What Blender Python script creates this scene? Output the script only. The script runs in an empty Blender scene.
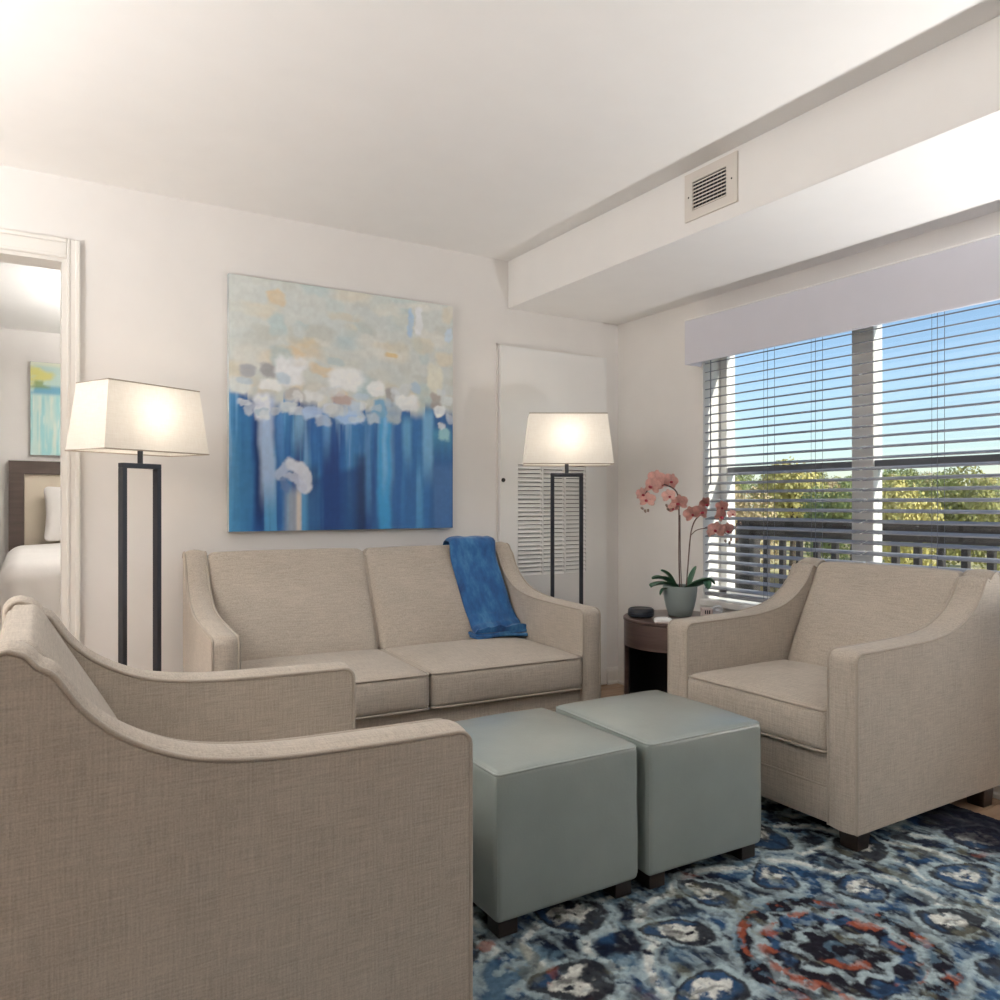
import bpy, bmesh, math, random
import numpy as np
from mathutils import Vector, Matrix, noise as mnoise

random.seed(7); np.random.seed(7)
SC = bpy.context.scene
COL = SC.collection

# ------------------------------------------------------------------ camera
F, V0, H = 780.0, 503.0, 1.12            # focal length in pixels, horizon row, eye height
YAW = math.radians(31.3)
cam_d = bpy.data.cameras.new('camera'); cam = bpy.data.objects.new('camera', cam_d); COL.objects.link(cam)
cam.location = (0, 0, H); cam.rotation_euler = (math.pi/2, 0, -YAW)
cam_d.sensor_width = 36; cam_d.lens = 36*F/1000; cam_d.shift_y = (V0-500)/1000; cam_d.clip_start = .05; cam_d.clip_end = 900
SC.camera = cam

# ------------------------------------------------------------------ sky, sun, exposure
W = bpy.data.worlds.new('world'); SC.world = W; W.use_nodes = True
wn = W.node_tree.nodes; wl = W.node_tree.links
sky = wn.new('ShaderNodeTexSky'); sky.sky_type = 'NISHITA'; sky.sun_disc = False
sky.sun_elevation = math.radians(37); sky.sun_rotation = math.radians(162); sky.altitude = 100
sky.air_density = 1.0; sky.dust_density = .5; sky.ozone_density = 2.0
wl.new(sky.outputs[0], wn['Background'].inputs[0]); wn['Background'].inputs[1].default_value = .155
sun_d = bpy.data.lights.new('sun', 'SUN'); sun = bpy.data.objects.new('sun', sun_d); COL.objects.link(sun)
sun_d.energy = 4.3; sun_d.angle = .01; sun_d.color = (1, .93, .8)
sun.rotation_euler = Vector((-.25, .75, -.60)).to_track_quat('-Z', 'Y').to_euler()
SC.view_settings.view_transform = 'Standard'; SC.view_settings.look = 'None'
SC.view_settings.gamma = 1; SC.view_settings.use_curve_mapping = False
SC.view_settings.exposure = 0.42
SC.cycles.use_denoising = True
SC.cycles.max_bounces = 10; SC.cycles.diffuse_bounces = 6; SC.cycles.glossy_bounces = 4
SC.cycles.transparent_max_bounces = 16; SC.cycles.transmission_bounces = 6
SC.cycles.caustics_reflective = False; SC.cycles.caustics_refractive = False
SC.cycles.sample_clamp_indirect = 6

ADDED_TORCH_W, ADDED_TORCH2_W = 88.0, 41.0   # added out-of-view uplights, left of the seating and under the bulkhead
BEDROOM_W = 72.0  # added bedroom uplight, out of view
LAMP_W = 1.8          # each floor lamp bulb

# ------------------------------------------------------------------ pixel helpers (direction only; distance from the surface touched)
S_, C_ = math.sin(YAW), math.cos(YAW)
def dirv(u):
    t = (u-500)/F; return (S_+C_*t, C_-S_*t)
def on_y(u, v, Y):
    a = dirv(u); d = Y/a[1]; return Vector((a[0]*d, Y, H-(v-V0)/F*d))
def on_x(u, v, X):
    a = dirv(u); d = X/a[0]; return Vector((X, a[1]*d, H-(v-V0)/F*d))
def at_d(u, v, d):
    a = dirv(u); return Vector((a[0]*d, a[1]*d, H-(v-V0)/F*d))

# ------------------------------------------------------------------ materials
def s2l(c):
    return tuple(((x/255)/12.92 if x/255 <= .04045 else ((x/255+.055)/1.055)**2.4) for x in c)
class NT:
    def __init__(s, name):
        s.m = bpy.data.materials.new(name); s.m.use_nodes = True
        s.t = s.m.node_tree; s.n = s.t.nodes; s.l = s.t.links; s.b = s.n['Principled BSDF']; s.o = s.n['Material Output']
    def new(s, t, **kw):
        n = s.n.new(t)
        for k, v in kw.items(): setattr(n, k, v)
        return n
    def link(s, a, b): s.l.new(a, b)
    def coord(s, scale=(1,1,1), out='Object'):
        c = s.new('ShaderNodeTexCoord'); m = s.new('ShaderNodeMapping'); m.inputs['Scale'].default_value = scale
        s.link(c.outputs[out], m.inputs['Vector']); return m.outputs['Vector']
    def noise(s, scale, detail=2, rough=.5, vec=None):
        n = s.new('ShaderNodeTexNoise'); n.inputs['Scale'].default_value = scale
        n.inputs['Detail'].default_value = detail; n.inputs['Roughness'].default_value = rough
        if vec is not None: s.link(vec, n.inputs['Vector'])
        return n.outputs['Fac']
    def ramp(s, fac, stops):
        r = s.new('ShaderNodeValToRGB'); e = r.color_ramp.elements
        while len(e) < len(stops): e.new(.5)
        for i, (p, c) in enumerate(stops): e[i].position = p; e[i].color = tuple(c)+(1,)
        s.link(fac, r.inputs['Fac']); return r.outputs['Color']
    def math(s, op, a, b=None):
        n = s.new('ShaderNodeMath', operation=op)
        for i, q in enumerate((a, b)):
            if q is None: continue
            if isinstance(q, (int, float)): n.inputs[i].default_value = q
            else: s.link(q, n.inputs[i])
        return n.outputs[0]
    def bump(s, h, strength, dist):
        n = s.new('ShaderNodeBump'); n.inputs['Strength'].default_value = strength; n.inputs['Distance'].default_value = dist
        s.link(h, n.inputs['Height']); s.link(n.outputs['Normal'], s.b.inputs['Normal'])
def mat(name, col, rough=.6, metal=0, spec=None, var=.04, vscale=6, bump=0, bscale=80, bdist=.002, coat=0):
    t = NT(name); b = t.b
    b.inputs['Roughness'].default_value = rough; b.inputs['Metallic'].default_value = metal
    if spec is not None: b.inputs['Specular IOR Level'].default_value = spec
    if coat: b.inputs['Coat Weight'].default_value = coat; b.inputs['Coat Roughness'].default_value = .1
    v = t.coord()
    lo = tuple(x*(1-var) for x in col); hi = tuple(min(1, x*(1+var)) for x in col)
    t.link(t.ramp(t.noise(vscale, 3, .55, v), [(.3, lo), (.7, hi)]), b.inputs['Base Color'])
    if bump: t.bump(t.noise(bscale, 3, .6, v), bump, bdist)
    return t.m
def linen(name, col, contrast=.16, fine=260):
    t = NT(name); b = t.b
    b.inputs['Roughness'].default_value = .92; b.inputs['Specular IOR Level'].default_value = .15
    b.inputs['Sheen Weight'].default_value = .15
    hs = []
    for sc in ((14, fine, fine), (fine, 14, fine), (fine, fine, 14)):
        hs.append(t.noise(1.0, 2, .6, t.coord(sc)))
    m = t.math('MULTIPLY', t.math('ADD', t.math('ADD', hs[0], hs[1]), hs[2]), 1/3)
    big = t.noise(5, 3, .6, t.coord())
    m2 = t.math('ADD', t.math('MULTIPLY', m, .85), t.math('MULTIPLY', big, .15))
    lo = tuple(x*(1-contrast*1.6) for x in col); hi = tuple(min(1, x*(1+contrast*1.3)) for x in col)
    t.link(t.ramp(m2, [(.36, lo), (.64, hi)]), b.inputs['Base Color'])
    t.bump(m, .35, .0015)
    return t.m
def wood(name, c0, c1, rough=.4, scale=(3, 40, 40), rand=True):
    t = NT(name); b = t.b; b.inputs['Roughness'].default_value = rough
    v = t.coord(scale)
    if rand:
        oi = t.new('ShaderNodeObjectInfo'); va = t.new('ShaderNodeVectorMath', operation='ADD')
        sv = t.new('ShaderNodeVectorMath', operation='SCALE'); sv.inputs[0].default_value = (37, 91, 53)
        t.link(oi.outputs['Random'], sv.inputs['Scale']); t.link(v, va.inputs[0]); t.link(sv.outputs[0], va.inputs[1]); v = va.outputs[0]
    t.link(t.ramp(t.noise(1, 5, .6, v), [(.3, c0), (.7, c1)]), b.inputs['Base Color'])
    return t.m
def attr_mat(name, attr='paint', rough=.8, grain=0, gscale=300, spec=.3):
    t = NT(name); b = t.b; b.inputs['Roughness'].default_value = rough; b.inputs['Specular IOR Level'].default_value = spec
    a = t.new('ShaderNodeAttribute'); a.attribute_name = attr
    if grain:
        n = t.noise(gscale, 3, .7, t.coord())
        mr = t.math('ADD', t.math('MULTIPLY', n, grain*2), 1-grain)
        mx = t.new('ShaderNodeVectorMath', operation='SCALE'); t.link(a.outputs['Color'], mx.inputs[0]); t.link(mr, mx.inputs['Scale'])
        t.link(mx.outputs[0], b.inputs['Base Color']); t.bump(n, .5, .003)
    else: t.link(a.outputs['Color'], b.inputs['Base Color'])
    return t.m

M = {}
M['wall'] = mat('wall_paint', (.835, .815, .795), .75, var=.012, bump=.08, bscale=260, bdist=.001, spec=.25)
M['ceil'] = mat('ceiling_paint', (.88, .87, .855), .8, var=.01, bump=.1, bscale=200, bdist=.001, spec=.2)
M['trim'] = mat('trim_gloss_white', (.83, .81, .775), .4, var=.01)
M['door'] = mat('door_white_gloss', (.88, .88, .87), .2, var=.01, spec=.5)
M['louver'] = mat('louver_white', (.88, .88, .87), .4, var=.01)
M['dark'] = mat('dark_void', (.02, .02, .022), .9)
M['linen'] = linen('beige_linen', (.475, .42, .357))
M['pipe'] = linen('beige_linen_piping', (.43, .378, .32), .1, 400)
M['espresso'] = wood('espresso_wood', (.012, .008, .007), (.03, .018, .014), .35)
M['table'] = wood('table_dark_wood', (.085, .055, .048), (.15, .10, .088), .3, (4, 4, 60))
M['leather'] = None
M['bronze'] = mat('lamp_dark_bronze', (.055, .06, .075), .38, .6, var=.1)
M['valance'] = mat('valance_pale_fabric', (.68, .68, .75), .8, var=.015, bump=.1, bscale=500)
M['slat'] = mat('blind_slat_backlit', (.28, .29, .32), .5, var=.03)  # pale slats: their backlit shade is put into this darker grey
M['cord'] = mat('blind_cord', (.16, .17, .2), .8)
M['frame'] = mat('window_vinyl', (.90, .89, .87), .35, var=.01)
M['rail_frame'] = mat('sash_rail_backlit', (.20, .21, .24), .5)  # white sash rail seen against the sky; backlit shade is in the colour
M['railing'] = mat('balcony_railing_brown', (.045, .036, .034), .55, var=.15)
M['deck'] = mat('balcony_deck', (.62, .59, .54), .8, var=.1)
M['vent'] = mat('vent_white_metal', (.74, .70, .65), .45, var=.01)
M['bed'] = mat('white_bedding', (.82, .79, .76), .9, var=.015, bump=.2, bscale=12, bdist=.01)
M['headframe'] = wood('headboard_frame_wood', (.055, .038, .030), (.085, .06, .05), .5)
M['headpanel'] = mat('headboard_cream', (.70, .62, .50), .7, var=.02)
M['pot'] = mat('pot_sage_ceramic', (.28, .33, .32), .45, var=.05)
M['soil'] = mat('pot_moss', (.09, .07, .04), 1, var=.4, vscale=60, bump=.8, bscale=60)
M['leaf'] = mat('orchid_leaf', (.045, .13, .075), .35, var=.3, vscale=14)
M['stem'] = mat('orchid_stem', (.16, .10, .09), .6, var=.3, vscale=30)
M['petal'] = mat('orchid_petal', (.86, .50, .44), .6, var=.25, vscale=40)
M['lip'] = mat('orchid_lip', (.45, .05, .08), .5, var=.3)
M['bud'] = mat('orchid_bud', (.30, .22, .18), .6, var=.4, vscale=60)
M['black'] = mat('black_plastic', (.018, .02, .026), .4)
M['blackring'] = mat('dark_blue_ring', (.04, .055, .085), .3)
M['whiteplastic'] = mat('white_plastic', (.78, .78, .78), .3)
M['pinkbox'] = mat('pale_pink_card', (.62, .52, .50), .7)
M['clear'] = mat('milky_plastic', (.72, .74, .78), .2)
M['throw'] = None
M['brass'] = mat('latch_dark', (.06, .055, .05), .4, .8)
M['canvas_edge'] = mat('canvas_edge', (.50, .53, .55), .8, var=.2)
M['carpet'] = mat('bedroom_carpet', (.33, .28, .23), 1, var=.15, vscale=40, bump=.5, bscale=400)
M['plank'] = wood('oak_plank', (.30, .19, .12), (.48, .33, .22), .45, (2.5, 30, 30))
M['bark'] = mat('tree_bark', (.10, .075, .055), .9, var=.3, vscale=8)
M['meadow'] = None
M['tank'] = None

t = NT('seafoam_leather'); M['leather'] = t.m
t.b.inputs['Roughness'].default_value = .36; t.b.inputs['Specular IOR Level'].default_value = .6; t.b.inputs['Coat Weight'].default_value = 1.0; t.b.inputs['Coat Roughness'].default_value = .26
t.link(t.ramp(t.noise(4, 3, .6, t.coord()), [(.3, (.25, .292, .275)), (.7, (.295, .338, .318))]), t.b.inputs['Base Color'])
t.bump(t.math('ADD', t.noise(130, 3, .6, t.coord()), t.math('MULTIPLY', t.noise(9, 2, .5, t.coord()), 2.5)), .12, .004)

t = NT('blue_velvet_throw'); M['throw'] = t.m
t.b.inputs['Roughness'].default_value = .75; t.b.inputs['Sheen Weight'].default_value = .25; t.b.inputs['Sheen Roughness'].default_value = .4
t.link(t.ramp(t.noise(9, 5, .65, t.coord((1.3, .6, .6))), [(.30, (.008, .045, .16)), (.5, (.018, .12, .33)), (.66, (.06, .22, .45)), (.78, (.20, .36, .55))]), t.b.inputs['Base Color'])

t = NT('lamp_shade_linen'); M['shade'] = t.m
df = t.new('ShaderNodeBsdfDiffuse'); tr = t.new('ShaderNodeBsdfTranslucent'); mx = t.new('ShaderNodeMixShader'); mx.inputs[0].default_value = .42
weave = t.math('ADD', t.noise(1, 2, .6, t.coord((300, 300, 20))), t.noise(1, 2, .6, t.coord((20, 20, 300))))
c = t.ramp(t.math('MULTIPLY', weave, .5), [(.35, (.88, .85, .80)), (.65, (.95, .93, .89))])
t.link(c, df.inputs[0]); t.link(c, tr.inputs[0]); t.link(df.outputs[0], mx.inputs[1]); t.link(tr.outputs[0], mx.inputs[2]); t.link(mx.outputs[0], t.o.inputs[0])

t = NT('frosted_bulb'); M['bulb'] = t.m
t.b.inputs['Emission Color'].default_value = (1, .82, .6, 1); t.b.inputs['Emission Strength'].default_value = 3
t = NT('opal_globe'); M['globe'] = t.m
t.b.inputs['Base Color'].default_value = (.9, .9, .88, 1); t.b.inputs['Emission Color'].default_value = (1, .93, .84, 1); t.b.inputs['Emission Strength'].default_value = 4

t = NT('window_glass'); M['glass'] = t.m
gl = t.new('ShaderNodeBsdfGlossy'); gl.inputs['Roughness'].default_value = .02
tp = t.new('ShaderNodeBsdfTransparent'); tp.inputs[0].default_value = (.94, .965, .97, 1); mx = t.new('ShaderNodeMixShader')
mx.inputs[0].default_value = .035
t.link(tp.outputs[0], mx.inputs[1]); t.link(gl.outputs[0], mx.inputs[2]); t.link(mx.outputs[0], t.o.inputs[0])

t = NT('dry_meadow'); M['meadow'] = t.m; t.b.inputs['Roughness'].default_value = 1
t.link(t.ramp(t.noise(.12, 6, .7, t.coord()), [(.3, (.22, .24, .08)), (.5, (.48, .42, .20)), (.62, (.68, .57, .34)), (.8, (.36, .34, .12))]), t.b.inputs['Base Color'])
def foliage_mat(name, c0, c1):
    t = NT(name); t.b.inputs['Roughness'].default_value = .8; t.b.inputs['Specular IOR Level'].default_value = .1
    t.link(t.ramp(t.noise(1.1, 4, .7, t.coord()), [(.3, c0), (.7, c1)]), t.b.inputs['Base Color']); return t.m
M['fol0'] = foliage_mat('foliage_olive', (.22, .23, .08), (.48, .46, .18))
M['fol1'] = foliage_mat('foliage_yellow', (.40, .37, .11), (.72, .63, .27))
M['fol2'] = foliage_mat('foliage_russet', (.38, .30, .16), (.66, .53, .32))
M['fol3'] = foliage_mat('foliage_green', (.18, .22, .09), (.38, .42, .18))

# ------------------------------------------------------------------ object helpers
def link(o, parent=None):
    COL.objects.link(o)
    if parent is not None: o.parent = parent
    return o
def obj(name, me, m=None, parent=None, loc=None, rot=None, smooth=None):
    if isinstance(me, bmesh.types.BMesh):
        bm = me; me = bpy.data.meshes.new(name)
        if smooth is not None:
            for f_ in bm.faces: f_.smooth = True
        bm.to_mesh(me); bm.free()
        if smooth is not None: me.set_sharp_from_angle(angle=math.radians(smooth))
    if m is not None and len(me.materials) == 0: me.materials.append(m)
    o = bpy.data.objects.new(name, me); link(o, parent)
    if loc is not None: o.location = loc
    if rot is not None: o.rotation_euler = rot
    return o
def share(name, me, parent=None, loc=(0,0,0), rot=(0,0,0)):
    o = bpy.data.objects.new(name, me); link(o, parent); o.location = loc; o.rotation_euler = rot; return o
def tag(o, label, cat, group=None):
    o['label'] = label; o['category'] = cat
    if group: o['group'] = group
    return o
def thing(name, label, cat, loc=(0,0,0), rotz=0, group=None):
    o = bpy.data.objects.new(name, None); link(o); o.location = loc; o.rotation_euler = (0, 0, rotz); o.empty_display_size = .1
    return tag(o, label, cat, group)
def struct(o, label, cat='room'):
    o['kind'] = 'structure'; o['label'] = label; o['category'] = cat; return o
def add_box(bm, x0, x1, y0, y1, z0, z1):
    vs = [bm.verts.new(p) for p in ((x0,y0,z0),(x1,y0,z0),(x1,y1,z0),(x0,y1,z0),(x0,y0,z1),(x1,y0,z1),(x1,y1,z1),(x0,y1,z1))]
    for f_ in ((0,3,2,1),(4,5,6,7),(0,1,5,4),(1,2,6,5),(2,3,7,6),(3,0,4,7)): bm.faces.new([vs[i] for i in f_])
def box(x0, x1, y0, y1, z0, z1, bev=0, seg=2):
    bm = bmesh.new(); add_box(bm, x0, x1, y0, y1, z0, z1)
    if bev: bmesh.ops.bevel(bm, geom=bm.edges[:], offset=bev, segments=seg, affect='EDGES', profile=.5)
    return bm
def boxes(*bs):
    bm = bmesh.new()
    for b in bs: add_box(bm, *b)
    return bm
def tube_into(bm, path, r, sides=8, closed=False):
    n = len(path); path = [Vector(p) for p in path]; rs = r if isinstance(r, (list, tuple)) else [r]*n
    rings = []; nrm = None
    for i, p in enumerate(path):
        a = path[(i-1) % n] if (closed or i > 0) else p
        b = path[(i+1) % n] if (closed or i < n-1) else p
        tg = (b-a)
        tg = tg.normalized() if tg.length > 1e-9 else Vector((0,0,1))
        if nrm is None:
            nrm = tg.orthogonal().normalized()
        nrm = (nrm - tg*nrm.dot(tg))
        nrm = nrm.normalized() if nrm.length > 1e-6 else tg.orthogonal().normalized()
        bn = tg.cross(nrm)
        rings.append([bm.verts.new(p + (nrm*math.cos(k*2*math.pi/sides)+bn*math.sin(k*2*math.pi/sides))*rs[i]) for k in range(sides)])
    m_ = n if closed else n-1
    for i in range(m_):
        A, B = rings[i], rings[(i+1) % n]
        off = 0
        if closed and i == n-1:
            off = min(range(sides), key=lambda o_: (A[0].co-B[o_].co).length)
        for k in range(sides):
            bm.faces.new((A[k], A[(k+1) % sides], B[(k+1+off) % sides], B[(k+off) % sides]))
    if not closed:
        bm.faces.new(rings[0][::-1]); bm.faces.new(rings[-1])
def tube(path, r, sides=8, closed=False):
    bm = bmesh.new(); tube_into(bm, path, r, sides, closed); return bm
def lathe(prof, seg=32, cap=True):
    bm = bmesh.new(); rings = []
    for r, z in prof:
        if r < 1e-6: rings.append([bm.verts.new((0, 0, z))])
        else: rings.append([bm.verts.new((r*math.cos(k*2*math.pi/seg), r*math.sin(k*2*math.pi/seg), z)) for k in range(seg)])
    for A, B in zip(rings, rings[1:]):
        for k in range(seg):
            k2 = (k+1) % seg
            if len(A) == 1 and len(B) == 1: continue
            if len(A) == 1: bm.faces.new((A[0], B[k2], B[k]))
            elif len(B) == 1: bm.faces.new((A[k], A[k2], B[0]))
            else: bm.faces.new((A[k], A[k2], B[k2], B[k]))
    return bm
def catmull(pts, n=6):
    P = [Vector(p) for p in pts]; out = []
    for i in range(len(P)-1):
        p0, p1, p2, p3 = P[max(i-1, 0)], P[i], P[i+1], P[min(i+2, len(P)-1)]
        for k in range(n):
            t_ = k/n
            out.append(.5*((2*p1)+(p2-p0)*t_+(2*p0-5*p1+4*p2-p3)*t_*t_+(3*p1-p0-3*p2+p3)*t_**3))
    out.append(P[-1]); return out
def rbox(sx, sy, sz, r, n=(8, 8, 3), seg=3, deform=None):
    """soft box centred on x,y with its base at z=0"""
    half = (sx/2, sy/2, sz/2); bm = bmesh.new()
    def axis(i):
        inn = half[i]-r
        mid = [(-inn + 2*inn*k/n[i]) for k in range(n[i]+1)]
        ext = [inn + r*math.tan(math.pi/4*k/seg) for k in range(1, seg+1)]
        return [-e for e in reversed(ext)] + mid + ext
    ax = [axis(i) for i in range(3)]
    for i in range(3):
        j, k = (i+1) % 3, (i+2) % 3
        for s in (-1, 1):
            g = []
            for a in ax[j]:
                row = []
                for b in ax[k]:
                    p = [0, 0, 0]; p[i] = s*half[i]; p[j] = a; p[k] = b
                    q = [max(-(half[m_]-r), min(half[m_]-r, p[m_])) for m_ in range(3)]
                    d = Vector((p[0]-q[0], p[1]-q[1], p[2]-q[2]))
                    d = d.normalized()*r
                    row.append(bm.verts.new((q[0]+d.x, q[1]+d.y, q[2]+d.z+half[2])))
                g.append(row)
            for x in range(len(g)-1):
                for y in range(len(g[0])-1):
                    f_ = (g[x][y], g[x+1][y], g[x+1][y+1], g[x][y+1])
                    bm.faces.new(f_ if s > 0 else f_[::-1])
    bmesh.ops.remove_doubles(bm, verts=bm.verts[:], dist=1e-5)
    if deform:
        for v in bm.verts: v.co = Vector(deform(v.co.x, v.co.y, v.co.z))
    return bm
def grid_mesh(name, nx, ny, pos, colors=None, m=None):
    """pos (ny+1, nx+1, 3) array; colors (ny+1, nx+1, 3) linear"""
    V = pos.reshape(-1, 3); idx = np.arange((nx+1)*(ny+1)).reshape(ny+1, nx+1)
    Q = np.stack([idx[:-1, :-1], idx[:-1, 1:], idx[1:, 1:], idx[1:, :-1]], -1).reshape(-1, 4)
    me = bpy.data.meshes.new(name)
    me.vertices.add(len(V)); me.vertices.foreach_set('co', V.astype(np.float32).ravel())
    me.loops.add(Q.size); me.loops.foreach_set('vertex_index', Q.astype(np.int32).ravel())
    me.polygons.add(len(Q)); me.polygons.foreach_set('loop_start', np.arange(0, Q.size, 4, dtype=np.int32))
    me.polygons.foreach_set('use_smooth', np.ones(len(Q), dtype=bool))
    me.update(calc_edges=True)
    if colors is not None:
        a = me.color_attributes.new('paint', 'FLOAT_COLOR', 'POINT')
        c4 = np.ones((len(V), 4), np.float32); c4[:, :3] = colors.reshape(-1, 3); a.data.foreach_set('color', c4.ravel())
    if m: me.materials.append(m)
    return me
def vnoise(x, y, seed=0):
    """smooth value noise on numpy arrays, 0..1"""
    rs = np.random.RandomState(seed); T = rs.rand(256, 256)
    xi = np.floor(x).astype(int); yi = np.floor(y).astype(int); fx = x-xi; fy = y-yi
    fx = fx*fx*(3-2*fx); fy = fy*fy*(3-2*fy)
    a = T[yi % 256, xi % 256]; b = T[yi % 256, (xi+1) % 256]; c = T[(yi+1) % 256, xi % 256]; d = T[(yi+1) % 256, (xi+1) % 256]
    return (a*(1-fx)+b*fx)*(1-fy)+(c*(1-fx)+d*fx)*fy
def fbm(x, y, seed=0, o=4):
    s = 0; a = .5; tot = 0
    for k in range(o): s = s+a*vnoise(x*2**k, y*2**k, seed+k*13); tot += a; a *= .5
    return s/tot
def lin(c):
    return np.array(s2l(c))
def sstep(a, b, x):
    t_ = np.clip((x-a)/(b-a), 0, 1); return t_*t_*(3-2*t_)

# ------------------------------------------------------------------ room shell
YB, XW, ZC = 3.78, 3.161, 2.50            # back wall, window wall, ceiling
XL, YF = -2.8, -4.6
XS, ZS = 2.352, 2.230                     # bulkhead face and underside
DX0, DX1, DZ = -.80, on_y(66.5, 300, 3.78).x, 2.155          # bedroom doorway
WT = .13
WY0, WY1, WZ0, WZ1 = .95, on_x(703, 400, 3.161).y, .595, 2.08 # window opening
XO = XW+.20                               # outer face of the window wall
BY1 = 7.3                                # bedroom far wall

fl = struct(obj('floor', boxes((XL-.1, XW+.2, YF-.1, YB+.07, -.12, -.012)), M['dark']), 'wide oak plank floor of the living room', 'floor')
pm = bpy.data.meshes.new('plank'); b = box(0, 1.196, 0, .176, -.012, 0, .0015, 1); b.to_mesh(pm); b.free(); pm.materials.append(M['plank'])
k = 0; y = YF
while y < YB-.02:
    x = XL - random.random()*1.0
    while x < XW:
        x0 = max(x, XL-.09)
        o = share('plank', pm, fl, (x0, y, 0))
        ln = min(x+1.2, XW+.05)-x0
        if abs(ln-1.2) > .004: o.scale.x = ln/1.2
        x += 1.2
    y += .18
struct(obj('floor_bedroom', boxes((-2.2, 2.2, YB+.07, BY1+.1, -.12, 0)), M['carpet']), 'beige carpeted bedroom floor beyond the doorway', 'floor')
struct(obj('ceiling', boxes((XL-.1, XO, YF-.1, BY1+.1, ZC, ZC+.12)), M['ceil']), 'smooth white painted ceiling', 'ceiling')
struct(obj('wall_back', boxes((DX1, XO, YB, YB+WT, 0, ZC), (XL-.1, DX0, YB, YB+WT, 0, ZC), (DX0, DX1, YB, YB+WT, DZ, ZC)), M['wall']), 'off-white painted wall behind the sofa with a bedroom doorway', 'wall')
struct(obj('wall_right', boxes((XW, XO, YF, WY0, 0, ZC), (XW, XO, WY1, YB+WT, 0, ZC), (XW, XO, WY0, WY1, 0, WZ0), (XW, XO, WY0, WY1, WZ1, ZC)), M['wall']), 'off-white painted wall holding the wide window', 'wall')
struct(obj('wall_left', boxes((XL-.13, XL, YF, YB, 0, ZC)), M['wall']), 'off-white wall opposite the window', 'wall')
struct(obj('wall_front', boxes((XL-.13, XO, YF-.13, YF, 0, ZC)), M['wall']), 'off-white wall facing the sofa', 'wall')
struct(obj('wall_bedroom', boxes((-2.2, 2.2, BY1, BY1+.12, 0, ZC), (-2.3, -2.2, YB+WT, BY1, 0, ZC), (2.2, 2.3, YB+WT, BY1, 0, ZC)), M['wall']), 'beige bedroom walls seen through the doorway', 'wall')
struct(obj('trim_1', box(XS, XW, YF, YB, ZS, ZC, .004), M['ceil']), 'boxed white bulkhead running along the ceiling above the window', 'bulkhead')
# baseboards (profiled: board and shoe)
def base_prof(axis, a0, a1, c, sgn):
    bm = bmesh.new()
    prof = [(0, 0), (.020, 0), (.020, .014), (.013, .022), (.013, .082), (.008, .094), (0, .1)]
    ra, rb = [], []
    for d, z in prof:
        for lst, a in ((ra, a0), (rb, a1)):
            lst.append(bm.verts.new((a, c+sgn*d, z) if axis == 'x' else (c+sgn*d, a, z)))
    for i in range(len(prof)-1): bm.faces.new((ra[i], ra[i+1], rb[i+1], rb[i]))
    bm.faces.new(ra); bm.faces.new(rb[::-1])
    bmesh.ops.recalc_face_normals(bm, faces=bm.faces[:]); return bm
px1_ = on_y(603.5, 358, YB).x
bb = obj('baseboard_back', base_prof('x', DX1+.07, on_y(498, 346, YB).x-.01, YB, -1), M['trim']); struct(bb, 'white baseboard along the wall behind the sofa', 'baseboard')
obj('board_end', base_prof('x', px1_+.02, XW, YB, -1), M['trim'], bb)
struct(obj('baseboard_right', base_prof('y', YF, YB, XW, -1), M['trim']), 'white baseboard under the window', 'baseboard')

# doorway casing
dr = thing('door_1', 'white cased doorway opening into the bedroom', 'doorway'); dr['kind'] = 'structure'
def casing(x0, x1, z0, z1, horiz):
    bm = boxes((x0, x1, YB-.016, YB, z0, z1))
    e = .018
    if horiz: add_box(bm, x0-0, x1, YB-.024, YB-.016, z1-e, z1); add_box(bm, x0, x1, YB-.020, YB-.016, z0, z0+.012)
    else: add_box(bm, x1-e if x0 > 0 else x0, x1 if x0 > 0 else x0+e, YB-.024, YB-.016, z0, z1); add_box(bm, x0 if x0 > 0 else x1-.012, x0+.012 if x0 > 0 else x1, YB-.020, YB-.016, z0, z1)
    bmesh.ops.bevel(bm, geom=bm.edges[:], offset=.003, segments=1, affect='EDGES'); return bm
obj('casing', casing(DX1, on_y(80, 300, YB).x, 0, DZ+.08, False), M['trim'], dr)
obj('casing', casing(DX0-.075, DX0, 0, DZ+.08, False), M['trim'], dr)
obj('head_casing', casing(DX0, DX1, DZ, DZ+.08, True), M['trim'], dr)
obj('jamb', boxes((DX1-.018, DX1, YB-.005, YB+WT+.005, 0, DZ)), M['trim'], dr)
obj('jamb', boxes((DX0, DX0+.016, YB-.005, YB+WT+.005, 0, DZ)), M['trim'], dr)
obj('head_jamb', boxes((DX0+.016, DX1-.016, YB-.005, YB+WT+.005, DZ-.016, DZ)), M['trim'], dr)

# utility closet door with louvred grille
px0, px1, pz1 = on_y(498, 346, YB).x, on_y(603.5, 358, YB).x, on_y(498, 346, YB).z
ud = thing('door_2', 'flat white utility closet door with a louvred air grille', 'door', (0, 0, 0)); ud['kind'] = 'structure'
gx0, gx1, gz0, gz1 = px0+.115, px0+.60, .70, 1.34
obj('door_panel', boxes((px0, gx0, YB-.03, YB-.002, .012, pz1), (gx1, px1, YB-.03, YB-.002, .012, pz1), (gx0, gx1, YB-.03, YB-.002, gz1, pz1), (gx0, gx1, YB-.03, YB-.002, .012, gz0)), M['door'], ud)
obj('grille_backing', boxes((gx0, gx1, YB-.010, YB-.002, gz0, gz1)), M['dark'], ud)
gm = bpy.data.meshes.new('louver_blade'); b = bmesh.new()
vs = [(gx0, YB-.031, -.0115), (gx1, YB-.031, -.0115), (gx1, YB-.020, .007), (gx0, YB-.020, .007), (gx0, YB-.031, -.0085), (gx1, YB-.031, -.0085), (gx1, YB-.020, .010), (gx0, YB-.020, .010)]
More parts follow.
